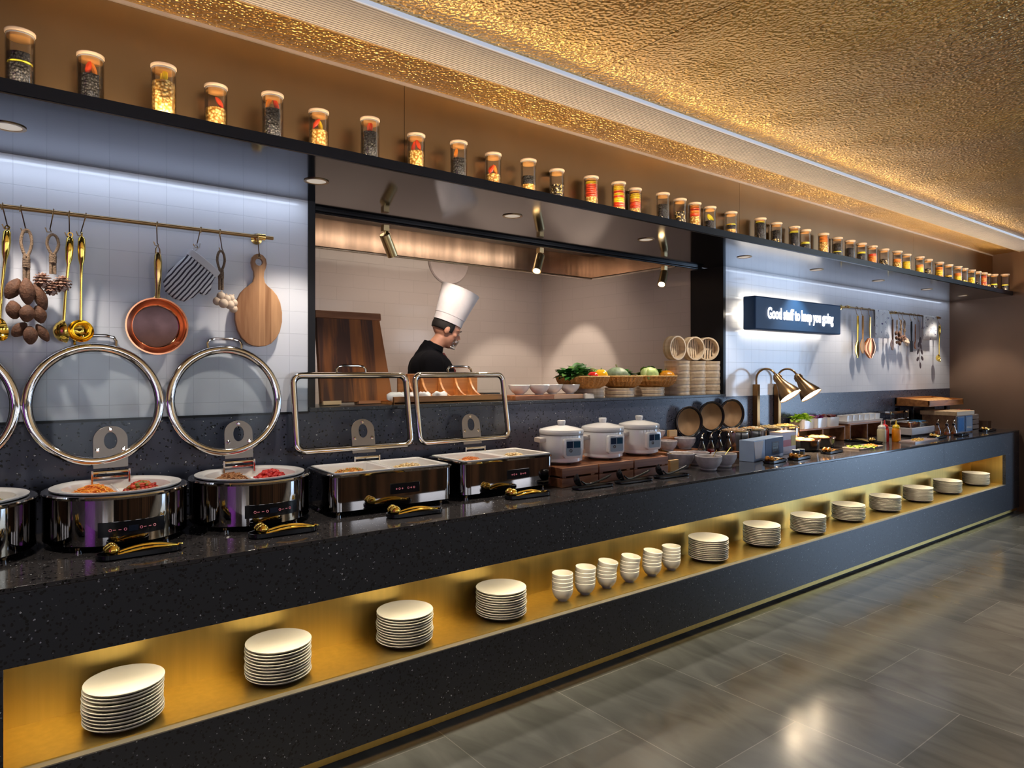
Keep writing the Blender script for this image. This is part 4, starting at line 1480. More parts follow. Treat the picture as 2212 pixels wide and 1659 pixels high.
# ================================================================ left utensil rail
RZ, RY = 2.165, 0.705


def rail(xa, xb, posts, lab):
    root = thing('utensil_rail', lab, 'rail')
    build(G().tube([(xa, RY, RZ), (xb, RY, RZ)], .0085, 14), 'bar', M_BRONZE_T, root)
    for px in posts:
        g = G().lathe([(0, 0), (.024, 0), (.026, .004), (.012, .008), (.012, .06), (0, .06)], 24, Matrix.Translation((px, WY, RZ)) @ Matrix.Rotation(R(90), 4, 'X'))
        g.tube([(px - .018, RY, RZ), (px + .018, RY, RZ)], .015, 18)
        build(g, 'wall_bracket', M_BRASS, root)
    return root


rail(-1.6, 1.078, (-.9, 1.022), 'brass utensil rail on the left tiled wall, above the round warmers')
rail(6.55, 8.80, (6.60, 7.62, 8.72), 'brass utensil rail on the right tiled wall beside the blue sign')


def hook(x, dx, ln, lab, m=None, z=RZ):
    g = G()
    pts = [(-.004, -.013, -.016), (-.002, -.0135, 0), (0, -.010, .009), (0, 0, .0125), (0, .010, .009), (0, .0125, 0), (dx * .5, .004, -ln * .5), (dx, -.001, -ln), (dx + .004, -.008, -ln - .012), (dx - .010, -.013, -ln - .014), (dx - .016, -.014, -ln + .002)]
    g.tube(pts, .0022, 7)
    return tag(build(g, 's_hook', m or M_BRONZE_T, loc=(x, RY, z)), lab, 'hook', 'hooks on the utensil rails')


# hooks: x on rail, drift, drop
hook(.062, .014, .072, 's-shaped hook at the far left holding the first gold ladle')
hook(.118, .015, .080, 's-shaped hook holding the bunch of large brown seed pods')
hook(.222, -.012, .068, 's-shaped hook holding the bunch of pine cones')
hook(.274, .000, .078, 's-shaped hook holding the side-on gold ladle')
hook(.330, -.018, .070, 's-shaped hook holding the gold ladle with the round bowl')
hook(.588, .000, .078, 's-shaped hook holding the copper frying pan')
hook(.762, -.018, .070, 's-shaped hook holding the striped oven mitt')
hook(.842, .008, .074, 's-shaped hook holding the bunch of pale garlic')
hook(1.010, .004, .085, 's-shaped hook under the bracket holding the wooden paddle board')


def gold_ladle(x, z, rot, lab, bowl=True, s=1.0, name='ladle'):
    root = thing(name, lab, 'ladle', (x, RY - .012, z), group='gold ladles on the rails')
    root.rotation_euler = rot
    g = G()
    g.tube([(0, 0, -.012), (0, 0, -.02), (0, 0, -.06), (0, 0, -.10), (0, 0, -.125), (0, .004, -.22), (0, .004, -.345)], [.007, .0125, .0145, .012, .006, .0045, .0055], 12)
    g.ring([(.007, -.002), (.010, -.002), (.010, .002), (.007, .002)], 16, Matrix.Translation((0, 0, -.004)) @ Matrix.Rotation(R(90), 4, 'Y'))
    build(g, 'handle', M_GOLD, root)
    prof = [(0.0001, -.028), (.018, -.025), (.034, -.014), (.043, .002), (.046, .010), (.044, .012), (.040, .002), (.031, -.012), (.016, -.022), (0.0001, -.025)]
    M = Matrix.Translation((0, .010, -.389)) @ Matrix.Rotation(R(78), 4, 'X')
    build(G().ring(prof, 36, M), 'bowl', M_GOLD, root)
    return root


gold_ladle(.076, 2.087, (R(4), 0, R(55)), 'polished gold ladle at the far left of the brass rail, bowl turned aside')
gold_ladle(.276, 2.085, (R(3), 0, R(100)), 'gold ladle seen edge-on between the pine cones and the round ladle')
gold_ladle(.314, 2.090, (R(2), 0, R(4)), 'gold ladle with its round bowl facing out over the first warmer lid')


def rope_loop(root, z0, z1, w):
    """doubled rope hanging in a loop and bound below"""
    pts = []
    for k in range(21):
        a = math.pi * 2 * k / 20 - math.pi / 2
        pts.append((w * math.cos(a) * (1 if math.sin(a) > 0 else (1 - .35 * abs(math.sin(a)))), 0, z0 - (z0 - z1) * .25 + (z0 - z1) * .25 * math.sin(a)))
    g = G().tube(pts, .0055, 8)
    g.tube([(-.006, 0, z0 - (z0 - z1) * .48), (-.006, 0, z1)], .006, 8)
    g.tube([(.006, 0, z0 - (z0 - z1) * .48), (.006, 0, z1)], .006, 8)
    for k in range(6):
        g.ring([(.010, -.002), (.013, -.002), (.013, .002), (.010, .002)], 12, Matrix.Translation((0, 0, z0 - (z0 - z1) * (.55 + k * .03))))
    return build(g, 'rope', M_ROPE, root)


def seed_pod(g, c, r, ln, rx, ry):
    M = Matrix.Translation(c) @ Euler((R(rx), R(ry), 0)).to_matrix().to_4x4()
    loops = []
    for k in range(11):
        t = k / 10
        rad = r * math.sin(math.pi * (.04 + .93 * t)) ** .7
        loops.append([(rad * math.cos(2 * math.pi * q / 20) * (1 + .05 * math.cos(2 * math.pi * q / 4)), rad * .85 * math.sin(2 * math.pi * q / 20) * (1 + .05 * math.cos(2 * math.pi * q / 4)), (t - .5) * ln) for q in range(20)])
    g.loft(loops, M)


pod_b = thing('seed_pod_bunch', 'bunch of large brown seed pods tied to a rope on the brass rail', 'dried pods', (.134, RY - .022, 2.078))
rope_loop(pod_b, .004, -.20, .017)
M_POD = mat('dry_brown_pod', (.12, .050, .024), .75, 0, .35, 60, .7, 120)
for (dx, dy, z, r, ln, ry) in [(-.042, -.006, -.225, .026, .085, -25), (.0, -.034, -.235, .026, .100, 4), (.042, -.010, -.252, .022, .105, 18), (-.040, -.010, -.305, .026, .070, 8),
                               (.0, -.036, -.318, .026, .066, -6), (.040, -.012, -.318, .023, .070, 14), (-.022, -.010, -.378, .023, .066, -38), (.010, -.036, -.400, .024, .070, 2), (.050, -.006, -.388, .018, .075, 30)]:
    g = G()
    seed_pod(g, (dx, dy, z), r, ln, 0, -ry)
    build(g, 'seed_pod', M_POD, pod_b)
pine = thing('pine_cone_bunch', 'bunch of open pine cones tied to a rope loop on the rail', 'pine cones', (.218, RY - .020, 2.070))
rope_loop(pine, .004, -.15, .019)
M_CONE = mat_island('cone_scale', [(.22, .10, .06), (.42, .24, .16), (.12, .05, .03), (.60, .42, .34)], .7)
for (dx, dy, z, r) in [(-.034, -.006, -.178, .030), (.030, -.014, -.186, .032), (-.004, -.004, -.205, .028)]:
    g = G()
    q = random.Random(int(dx * 1000) + 90)
    g.ell((0, 0, 0), (r * .55, r * .55, r * .6), 10, 8)
    for lv in range(7):
        ph = math.pi * (lv + .6) / 7.6
        cnt = max(4, int(13 * math.sin(ph)))
        for k in range(cnt):
            a = 2 * math.pi * k / cnt + lv * .6
            d = Vector((math.sin(ph) * math.cos(a), math.sin(ph) * math.sin(a), math.cos(ph)))
            M = Matrix.Translation(d * r * .72) @ d.to_track_quat('Z', 'Y').to_matrix().to_4x4() @ Matrix.Rotation(R(35), 4, 'X')
            g.add([(-.0045, 0, -.006), (.0045, 0, -.006), (.0062, 0, .006), (0, 0, .011), (-.0062, 0, .006), (-.0045, .0022, -.006), (.0045, .0022, -.006), (.0062, .0022, .006), (0, .003, .011), (-.0062, .0022, .006)],
                  [(0, 1, 2, 3, 4), (9, 8, 7, 6, 5), (0, 5, 6, 1), (1, 6, 7, 2), (2, 7, 8, 3), (3, 8, 9, 4), (4, 9, 5, 0)], M)
    build(g, 'pine_cone', M_CONE, pine, loc=(dx, dy, z), smooth=0)

# copper pan hung by its brass handle
pan = thing('frying_pan', 'copper frying pan hanging by its brass handle on the rail', 'pan', (.592, WY - .046, 2.075))
PM = Matrix.Translation((0, 0, -.340)) @ Matrix.Rotation(R(90), 4, 'X')
build(G().ring([(.0001, -.036), (.084, -.036), (.100, -.026), (.112, -.004), (.121, .006), (.122, .010), (.116, .010), (.107, -.001), (.096, -.022), (.083, -.031), (.0001, -.031)], 64, PM), 'pan_body', M_COPPER, pan)
build(G().lathe([(0, -.0308), (.084, -.0305), (.088, -.0285), (.0885, -.0270), (.0835, -.0285), (0, -.0290)], 56, PM), 'pan_base', M_DCOPPER, pan)
g = G()
g.tube([(0, -.004, -.218), (0, -.014, -.19), (0, -.020, -.13), (0, -.018, -.07), (0, -.016, -.04), (0, -.014, -.028)], [.011, .0095, .014, .016, .013, .007], 14)
g.tube([(-.012, -.003, -.222), (0, -.008, -.205), (.012, -.003, -.222)], .006, 8)
build(g, 'handle', M_BRASS, pan)
build(G().tube([(-.008, -.014, -.032), (-.007, -.014, -.012), (0, -.014, .002), (.007, -.014, -.012), (.008, -.014, -.032)], .003, 8), 'hanging_loop', M_BRONZE_T, pan)

# striped oven mitt
mitt = thing('oven_mitt', 'white oven mitt with dark stripes hanging askew on the rail', 'oven mitt', (.752, RY - .020, 2.075))


def mat_stripes():
    m, t, b = nt('striped_cloth')
    L = t.links.new
    tc = N(t, 'ShaderNodeTexCoord')
    sp = N(t, 'ShaderNodeSeparateXYZ')
    L(tc.outputs['Object'], sp.inputs[0])
    no = N(t, 'ShaderNodeTexNoise')
    no.inputs['Scale'].default_value = 18
    L(tc.outputs['Object'], no.inputs['Vector'])
    ad = N(t, 'ShaderNodeMath', operation='MULTIPLY_ADD')
    L(no.outputs['Fac'], ad.inputs[0])
    ad.inputs[1].default_value = .008
    L(sp.outputs[0], ad.inputs[2])
    pp = N(t, 'ShaderNodeMath', operation='PINGPONG')
    L(ad.outputs[0], pp.inputs[0])
    pp.inputs[1].default_value = .0062
    lt = N(t, 'ShaderNodeMath', operation='LESS_THAN')
    L(pp.outputs[0], lt.inputs[0])
    lt.inputs[1].default_value = .0026
    mx = N(t, 'ShaderNodeMixRGB')
    L(lt.outputs[0], mx.inputs[0])
    mx.inputs[1].default_value = (.72, .70, .70, 1)
    mx.inputs[2].default_value = (.045, .035, .05, 1)
    L(mx.outputs[0], b.inputs['Base Color'])
    b.inputs['Roughness'].default_value = .9
    return m


# outline in its own upright frame (cuff on top), then turned
mo = [(-.055, -.035), (-.062, -.08), (-.066, -.125), (-.056, -.165), (-.030, -.188), (.004, -.190), (.034, -.176), (.048, -.145), (.052, -.11), (.066, -.118), (.076, -.106), (.074, -.086), (.062, -.066), (.055, -.035)]
MT = Matrix.Translation((.040, 0, -.030)) @ Matrix.Rotation(R(38), 4, 'Y') @ Matrix.Scale(1.27, 4)


def pillow(outline, th, M, inset=.75):
    c = Vector((sum(p[0] for p in outline) / len(outline), sum(p[1] for p in outline) / len(outline)))
    loops = []
    for s_, y in ((.70, -th), (.92, -th * .7), (1.0, 0), (.92, th * .7), (.70, th)):
        loops.append([(c.x + (p[0] - c.x) * s_, y, c.y + (p[1] - c.y) * s_) for p in outline])
    return G().loft(loops, M)


o = build(pillow(mo, .014, None), 'mitt_body', mat_stripes(), mitt, smooth=70)
o.matrix_local = MT
g = G().loft([ov(.060, .016, -.042, 24), ov(.062, .017, -.020, 24), ov(.058, .015, -.018, 24)])
o = build(g, 'cuff', mat('pale_cloth', (.68, .66, .66), .9), mitt)
o.matrix_local = MT
o = build(G().tube([(-.052, 0, -.022), (-.058, 0, .006), (-.050, 0, .016), (-.044, 0, .004), (-.046, 0, -.022)], .0025, 7), 'hanging_loop', mat('pale_cloth', (.68, .66, .66), .9), mitt)
o.matrix_local = MT

gar = thing('garlic_bunch', 'bunch of pale garlic bulbs on a rope beside the striped mitt', 'garlic', (.842, RY - .014, 2.075))
rope_loop(gar, .004, -.17, .016)
M_GAR = mat('papery_garlic_skin', (.62, .47, .34), .6, 0, .2, 40)
for (dx, dy, z, s_) in [(-.002, -.012, -.200, .020), (.020, -.016, -.212, .020), (.038, -.010, -.206, .018), (-.018, -.010, -.222, .019), (.004, -.026, -.232, .021), (.032, -.020, -.236, .020), (.050, -.010, -.226, .019), (.052, -.006, -.252, .018)]:
    g = G()
    g.ell((0, 0, 0), (s_, s_ * .9, s_), 18, 10)
    g.tube([(0, 0, s_ * .8), (0, 0, s_ * 1.3)], [.006, .003], 7)
    build(g, 'garlic_bulb', M_GAR, gar, loc=(dx, dy, z), rot=(0, rnd.uniform(-.8, .8), 0))

# paddle board
pb = thing('paddle_board', 'oval wooden paddle board hanging at the right end of the brass rail', 'cutting board', (1.022, WY - .034, 2.092))
halfw = [(-.435, .0), (-.432, .028), (-.42, .055), (-.395, .080), (-.36, .098), (-.315, .108), (-.27, .108), (-.225, .100), (-.19, .084), (-.165, .062), (-.15, .042), (-.135, .028), (-.11, .022), (-.085, .024), (-.065, .032), (-.045, .036), (-.022, .032), (-.006, .018), (0.0, 0.0)]
R_side = [(w, z) for z, w in halfw]
L_side = [(-w, z) for z, w in halfw[1:-1]][::-1]
outl = R_side + L_side
n = len(outl)
hc = (0, -.040)
vs, fs = [], []
for y in (-.010, .010):
    for (x, z) in outl:
        vs.append((x, y, z))
    for (x, z) in outl:
        a = math.atan2(z - hc[1], x - hc[0])
        vs.append((hc[0] + .0165 * math.cos(a), y, hc[1] + .0165 * math.sin(a)))
# body below the hole is a fan of quads toward the hole: use bmesh fill instead
bm = bmesh.new()
ov_ = [bm.verts.new((x, -.010, z)) for x, z in outl]
oe = [bm.edges.new((ov_[i], ov_[(i + 1) % n])) for i in range(n)]
hv = [bm.verts.new((hc[0] + .0165 * math.cos(2 * math.pi * i / 24), -.010, hc[1] + .0165 * math.sin(2 * math.pi * i / 24))) for i in range(24)]
he = [bm.edges.new((hv[i], hv[(i + 1) % 24])) for i in range(24)]
bmesh.ops.triangle_fill(bm, edges=oe + he, use_beauty=True)
ret = bmesh.ops.extrude_face_region(bm, geom=bm.faces[:])
bmesh.ops.translate(bm, verts=[v for v in ret['geom'] if isinstance(v, bmesh.types.BMVert)], vec=(0, .020, 0))
bmesh.ops.recalc_face_normals(bm, faces=bm.faces)
gg = G()
bm.verts.ensure_lookup_table()
gg.v = [tuple(v.co) for v in bm.verts]
gg.f = [tuple(v.index for v in f.verts) for f in bm.faces]
bm.free()
build(gg, 'board', M_BOARD, pb, smooth=0, bevel=.003)
build(G().tube([(0, -.008, -.024), (-.004, -.012, -.012), (0, -.012, .004), (.004, -.008, -.010), (0, .0, -.024)], .0015, 6), 'cord', M_ROPE, pb)

# ================================================================ on the sill of the kitchen opening
SZ = 1.3625
M_NAP = mat('white_napkin', (.82, .80, .78), .8, 0, .03)
lb = thing('wooden_board', 'tall plank board leaning at the left side of the kitchen opening', 'board', (1.585, .93, SZ))
lb.rotation_euler = (R(-9), 0, 0)
g = G().loft([[(-.185, -.015, .012), (.235, -.015, .012), (.235, .015, .012), (-.185, .015, .012)], [(-.185, -.015, .485), (.185, -.015, .485), (.185, .015, .485), (-.185, .015, .485)]])
build(g, 'plank_panel', M_WALNUT, lb, bevel=.003)
build(G().box(-.19, -.024, .468, .192, .024, .508), 'top_rail', M_OAKRED, lb, bevel=.003)
build(G().box(-.18, -.03, .0, -.08, .03, .020), 'foot', M_PALEW, lb)
build(G().box(.02, -.03, .0, .15, .03, .016), 'foot', M_OAKRED, lb)

wb = thing('napkin_organizer', 'orange-brown wooden organizer with curved dividers on the sill', 'organizer', (2.12, .87, SZ))
build(G().box(-.375, -.10, 0, .375, .10, .012), 'base', M_ORANGEW, wb)
build(G().box(-.375, -.10, 0, .375, -.086, .042), 'front_board', M_ORANGEW, wb, bevel=.002)
build(G().box(-.25, .086, 0, .30, .10, .165), 'back_board', M_ORANGEW, wb, bevel=.002)
for dx in (-.19, -.10, .02, .13, .235):
    prof = [(.09, .012), (.09, .165)]
    for k in range(9):
        a = math.pi / 2 * k / 8
        prof.append((.07 - .15 * math.sin(a) * 1.0 + .0, .165 - .125 * (1 - math.cos(a)) - .0))
    prof = [(.09, .012), (.09, .165), (.075, .165)] + [(.075 - .155 * (1 - math.cos(math.pi / 2 * k / 8)), .165 - .130 * math.sin(math.pi / 2 * k / 8)) for k in range(1, 9)] + [(-.086, .012)]
    g = G().prism(prof, -.007, .007, Matrix(((0, 0, 1, 0), (1, 0, 0, 0), (0, 1, 0, 0), (0, 0, 0, 1))))
    build(g, 'divider', M_ORANGEW, wb, loc=(dx, 0, 0), bevel=.0015)
q = random.Random(5)
for k, (dx, w) in enumerate([(-.32, .05), (-.25, .05), (-.145, .035), (-.045, .045)]):
    g = G()
    loops = []
    for j, s_ in enumerate((.7, 1, 1, .6)):
        loops.append([(w * s_ * math.cos(a) * (1 + .12 * math.sin(5 * a + k)), .045 * s_ * math.sin(a), (.016, .022, .048, .060)[j] + .006 * math.sin(3 * a + k)) for a in [2 * math.pi * i / 26 for i in range(26)]])
    g.loft(loops)
    tag(build(g, 'folded_napkin', M_NAP, loc=(2.12 + dx, .845, SZ + .0), smooth=70), 'crumpled white napkin in the wooden organizer, ' + ['leftmost', 'second from the left', 'third from the left', 'rightmost'][k], 'napkin', 'white napkins in the organizer')
bb = tag(build(G().box(-.06, -.035, 0, .06, .035, .038), 'black_case', M_BLACK, loc=(2.43, .85, SZ + .0135), bevel=.003), 'small flat black case at the right end of the wooden organizer', 'case')

wt = thing('serving_board', 'long thick wooden board under the white bowls on the sill', 'board', (2.90, .87, SZ))
build(G().box(-.315, -.085, 0, .0, .085, .030), 'plank', M_OAKRED, wt, bevel=.003)
build(G().box(.0005, -.085, 0, .315, .085, .030), 'plank', mat_wood('tan_wood', (.42, .22, .12), (.60, .38, .24), 3.0, 0), wt, bevel=.003)
gb = G().ring([(.0001, .0), (.026, .0), (.028, .006), (.045, .018), (.062, .040), (.070, .062), (.0685, .064), (.0655, .062), (.058, .041), (.042, .022), (.022, .010), (.0001, .009)], 40)
b0 = None
for k, (x, y) in enumerate([(2.685, .875), (2.830, .85), (2.968, .88), (3.105, .86)]):
    lab = 'white porcelain bowl on the thick wooden board, ' + ['leftmost of four', 'second from the left', 'third from the left', 'rightmost, nearest the baskets'][k]
    if b0 is None:
        b0 = tag(build(gb, 'white_bowl', M_PORC, loc=(x, y, SZ + .0305)), lab, 'bowl', 'white bowls on the sill board')
    else:
        dup(b0, (x, y, SZ + .0305), label=lab)


def basket(x, y, z, r, lab, s_=1.0):
    root = thing('wicker_basket', lab, 'basket', (x, y, z), group='wicker baskets of vegetables')
    g = G()
    nseg = 56
    prof = [(.60 * r, .0), (.80 * r, .016), (.93 * r, .044), (1.0 * r, .080), (.97 * r, .080), (.90 * r, .046), (.77 * r, .022), (.5 * r, .008)]
    vs, fs = [], []
    for j, (rr_, zz) in enumerate(prof):
        for k in range(nseg):
            a = 2 * math.pi * k / nseg
            w = (1 + .022 * (1 if k % 2 else -1)) if j < 4 else 1
            vs.append((rr_ * w * math.cos(a), rr_ * w * math.sin(a), zz))
    for j in range(len(prof) - 1):
        for k in range(nseg):
            q_ = (k + 1) % nseg
            fs.append((j * nseg + k, j * nseg + q_, (j + 1) * nseg + q_, (j + 1) * nseg + k))
    fs.append(tuple(range(nseg - 1, -1, -1)))
    fs.append(tuple((len(prof) - 1) * nseg + k for k in range(nseg)))
    build(G().add(vs, fs), 'basket_bowl', mat('woven_wicker', (.56, .24, .05), .6, 0, .35, 90, .8, 160, stretch=(1, 1, 2.5)), root, smooth=0)
    pts = [((r * .985) * math.cos(2 * math.pi * k / 48), (r * .985) * math.sin(2 * math.pi * k / 48), .081) for k in range(48)]
    build(G().tube(pts, .0055, 8, closed=True), 'rim', mat('wicker_rim', (.68, .40, .14), .55, 0, .3, 120), root)
    return root


M_STMR = M_BAMBOO


def drum(x, y, z, r, h, nlay, lab, first=None, name='bamboo_steamer'):
    root = thing(name, lab, 'steamer', (x, y, z), group='bamboo steamers on the sill')
    g = G()
    g.ring([(r, 0), (r, h), (r - .008, h), (r - .008, 0)], 48)
    build(g, 'wall', M_STMR, root)
    g = G()
    g.ring([(r + .0003, h * .62), (r + .003, h * .62), (r + .003, h), (r + .0003, h)], 48)
    g.ring([(r + .0003, 0), (r + .003, 0), (r + .003, h * .22), (r + .0003, h * .22)], 48)
    build(g, 'band', mat_wood('darker_bamboo', (0.48, 0.34, 0.20), (0.66, 0.50, 0.32), 3.0, 2), root)
    g = G()
    for k in range(-3, 4):
        xx = k * r / 4
        hw = math.sqrt(max(0, (r - .008) ** 2 - xx * xx))
        g.box(xx - .0075, -hw, .008, xx + .0075, hw, .012)
    g.box(-(r - .009), -.008, .004, r - .009, .008, .008)
    build(g, 'slats', M_STMR, root)
    return root


# pedestal steamers under the baskets
pd = []
PW = ['under the leftmost vegetable basket', 'under the middle vegetable basket', 'under the rightmost vegetable basket']
p0 = drum(3.325, .90, SZ, .105, .031, 1, 'low bamboo steamer, lower one ' + PW[0])
dup(p0, (3.325, .90, SZ + .0315), label='low bamboo steamer, upper one ' + PW[0])
for k, x in enumerate((3.625, 3.955)):
    dup(p0, (x, .90, SZ), label='low bamboo steamer, lower one ' + PW[k + 1])
    dup(p0, (x, .90, SZ + .0315), label='low bamboo steamer, upper one ' + PW[k + 1])
tag(build(G().loft([rr(.045, .022, .012, 0), rr(.042, .020, .012, .028), rr(.030, .014, .01, .034)]), 'folded_cloth', mat('cream_cloth', (.78, .70, .60), .8), loc=(3.20, .785, SZ)), 'small cream folded cloth on the sill before the left basket', 'cloth')
BZ = SZ + .0635
basket(3.265, .905, BZ, .185, 'wicker basket of greens, red and yellow peppers, leftmost of three')
basket(3.652, .905, BZ, .155, 'wicker basket of pumpkin and leaves, middle of three')
basket(4.010, .905, BZ, .170, 'wicker basket of cabbage and orange squash, rightmost of three')


def leafy(name, lab, x, y, z, n, size, cols, spread, seed, up=.8, lean=0.0, cat='leafy greens'):
    q = random.Random(seed)
    g = G()
    for k in range(n):
        a = q.uniform(0, 2 * math.pi)
        e = q.uniform(.15, 1.2) * up
        d = Vector((math.cos(a) * math.cos(e) + lean, math.sin(a) * math.cos(e), math.sin(e))).normalized()
        base = Vector((q.uniform(-1, 1) * spread * .5, q.uniform(-1, 1) * spread * .4, .0))
        L_ = size * q.uniform(.7, 1.15)
        sd = d.cross(Vector((0, 0, 1))).normalized() if abs(d.z) < .98 else Vector((1, 0, 0))
        upv = sd.cross(d)
        rows = []
        for j in range(6):
            t = j / 5
            w = L_ * .24 * math.sin(math.pi * min(1, .08 + t * .92)) ** .8
            c = base + d * L_ * t + Vector((0, 0, -L_ * .35 * t * t)) + upv * .0
            rows.append((c - sd * w + upv * w * .35, c, c + sd * w + upv * w * .35))
        vs = [p for r_ in rows for p in r_]
        fs = []
        for j in range(5):
            for m_ in range(2):
                fs.append((j * 3 + m_, j * 3 + m_ + 1, (j + 1) * 3 + m_ + 1, (j + 1) * 3 + m_))
        nn = len(vs)
        vs2 = [v + upv * -.0012 for v in vs]
        g.add(vs + vs2, fs + [tuple(i + nn for i in f[::-1]) for f in fs])
    o = build(g, name, mat_island(name + '_leaf', cols), smooth=60, loc=(x, y, z))
    return tag(o, lab, cat, None, 'stuff')


def pepper(x, y, z, m, lab, s_=.032, cat='pepper', lobes=4, squash=.8):
    root = thing('bell_pepper' if cat == 'pepper' else cat, lab, cat, (x, y, z))
    loops = []
    for k in range(12):
        t = k / 11
        rad = s_ * (math.sin(math.pi * (.06 + .88 * t)) ** .55)
        loops.append([(rad * math.cos(a) * (1 + .08 * math.cos(lobes * a)), rad * math.sin(a) * (1 + .08 * math.cos(lobes * a)), s_ * squash * 2 * t) for a in [2 * math.pi * i / 32 for i in range(32)]])
    build(G().loft(loops), 'fruit', m, root, smooth=70)
    build(G().tube([(0, 0, s_ * squash * 2 - .002), (.003, 0, s_ * squash * 2 + .012)], [.005, .003], 8), 'stem', mat('green_stem', (.12, .22, .04), .6), root)
    return root


GREEN = [(.03, .13, .02), (.05, .20, .03), (.10, .28, .05), (.02, .08, .02), (.16, .34, .06)]
LIGHTG = [(.25, .48, .05), (.16, .38, .05), (.38, .58, .10), (.10, .28, .03)]
VZ = BZ + .046
leafy('dark_greens', 'dark green leafy vegetable hanging over the left basket edge', 3.170, .88, VZ + .035, 110, .120, GREEN, .14, 2, .9, -.25)
leafy('pale_greens', 'tall pale-ribbed green leaves in the left basket', 3.275, .95, VZ + .03, 40, .150, [(.45, .55, .40), (.10, .28, .06), (.6, .68, .5)], .05, 5, 1.2)
pepper(3.275, .815, VZ, mat('shiny_red_pepper', (.72, .015, .01), .2, 0, .05), 'bright red bell pepper in the left wicker basket', .042)
pepper(3.375, .835, VZ, mat('shiny_yellow_pepper', (.95, .52, .01), .2, 0, .05), 'bright yellow bell pepper in the left wicker basket', .052)
leafy('light_greens', 'small light green leaves beside the yellow pepper', 3.395, .93, VZ + .03, 30, .095, LIGHTG, .04, 9, 1.2)
# green pumpkin
pk = thing('green_pumpkin', 'large grey-green pumpkin in the middle wicker basket', 'pumpkin', (3.590, .890, VZ - .006))
loops = []
for k in range(14):
    t = k / 13
    rad = .082 * (math.sin(math.pi * (.04 + .92 * t)) ** .6)
    loops.append([(rad * math.cos(a) * (1 + .035 * abs(math.cos(5 * a))), rad * math.sin(a) * (1 + .035 * abs(math.cos(5 * a))), .105 * t) for a in [2 * math.pi * i / 60 for i in range(60)]])
build(G().loft(loops), 'fruit', mat('mottled_green_skin', (.16, .22, .13), .5, 0, .35, 35, .3, 60), pk, smooth=70)
build(G().tube([(0, 0, .100), (-.004, 0, .118), (-.012, 0, .124)], [.009, .006, .006], 8), 'stem', mat('dry_stem', (.30, .28, .14), .8), pk)
leafy('herb_leaves', 'dark green herb leaves at the right of the pumpkin', 3.700, .93, VZ + .04, 50, .095, GREEN, .05, 12, 1.0)
gx = [(3.700, .83, 'leftmost'), (3.735, .86, 'rightmost')]
for k, (x, y, w) in enumerate(gx):
    tag(build(G().ell((0, 0, .02), (.022, .020, .019), 18, 10), 'onion', mat('brown_onion_skin', (.55, .22, .06), .35, 0, .2), loc=(x, y, VZ + .002)), 'small brown onion in the middle basket, ' + w, 'onion')
# cabbage
loops = G()
cab = thing('cabbage', 'pale green cabbage in the right wicker basket', 'cabbage', (3.915, .865, VZ - .004))
g = G().ell((0, 0, .052), (.060, .056, .056), 32, 18)
build(g, 'head', mat('pale_cabbage', (.62, .70, .36), .5, 0, .25, 18, .6, 26), cab)
g = G()
for a0_ in (10, 130, 250):
    M = Matrix.Rotation(R(a0_), 4, 'Z') @ Matrix.Translation((.006, 0, .050))
    vs, fs = [], []
    for i in range(7):
        for j in range(7):
            u, v_ = R(-50 + 100 * i / 6), R(-55 + 110 * j / 6)
            rr_ = .063 + .003 * math.sin(4 * u) * math.cos(5 * v_)
            vs.append((rr_ * math.cos(u) * math.cos(v_), rr_ * math.cos(u) * math.sin(v_), rr_ * math.sin(u)))
    for i in range(6):
        for j in range(6):
            fs.append((i * 7 + j, i * 7 + j + 1, i * 7 + j + 8, i * 7 + j + 7))
    g.add(vs, fs, M)
ol = build(g, 'outer_leaves', mat('cabbage_leaf', (.46, .60, .20), .5, 0, .3, 20), cab)
ol.modifiers.new('solid', 'SOLIDIFY').thickness = .002
leafy('curly_greens', 'curly bright green leaves at the back of the right basket', 4.030, .96, VZ + .04, 130, .105, [(.06, .25, .03), (.12, .38, .04), (.30, .52, .06), (.03, .14, .02)], .10, 15, 1.15)
pepper(4.085, .855, VZ, mat('orange_squash_skin', (.92, .36, .01), .3, 0, .05), 'round orange squash at the right of the right basket', .062, 'squash', 8, .62)
tag(build(G().ell((0, 0, .02), (.028, .022, .018), 18, 10), 'tomato', mat('pink_red_tomato', (.75, .16, .08), .25), loc=(3.990, .815, VZ)), 'pinkish red tomato in the front of the right basket', 'tomato')

# steamer stacks
SW = ['left steamer stack', 'middle steamer stack', 'right steamer stack']
s0 = None
cnts = (5, 5, 5)
for k, x in enumerate((4.232, 4.430, 4.612)):
    yy = (.868, .868, .864)[k]
    for j in range(5):
        lab = 'round bamboo steamer, %s the %s' % (['bottom one of', 'second from the bottom in', 'middle one of', 'second from the top of', 'top upright-lying one of'][j].replace('top upright-lying one of', 'uppermost level one of'), SW[k])
        if s0 is None:
            s0 = drum(x, yy, SZ, .094, .0515, 1, lab)
        else:
            dup(s0, (x + rnd.uniform(-.001, .001), yy, SZ + j * .0523), R(11 * j), label=lab)
    top = SZ + 5 * .0523
    n_ = dup(s0, (x - (.028, .0, -.005)[k], yy + .035, top + .0985), label='bamboo steamer standing on edge on the ' + SW[k], rot=None)
    # axis toward the camera side, slightly turned
    n_.rotation_euler = Euler((R(90), R((8, -6, 3)[k]), R((-2, -10, -30)[k])), 'XYZ')
    n_.scale = (.96, .96, 1.4)
# ================================================================ the chef
def capsule_chain(g, pts, rs, n=16):
    """tapered limb with rounded joints"""
    for i in range(len(pts) - 1):
        a, b = Vector(pts[i]), Vector(pts[i + 1])
        m = 6
        g.tube([a.lerp(b, t / m) for t in range(m + 1)], [rs[i] + (rs[i + 1] - rs[i]) * t / m for t in range(m + 1)], n)
    for p, r in zip(pts, rs):
        g.ell(p, r, n, 10)


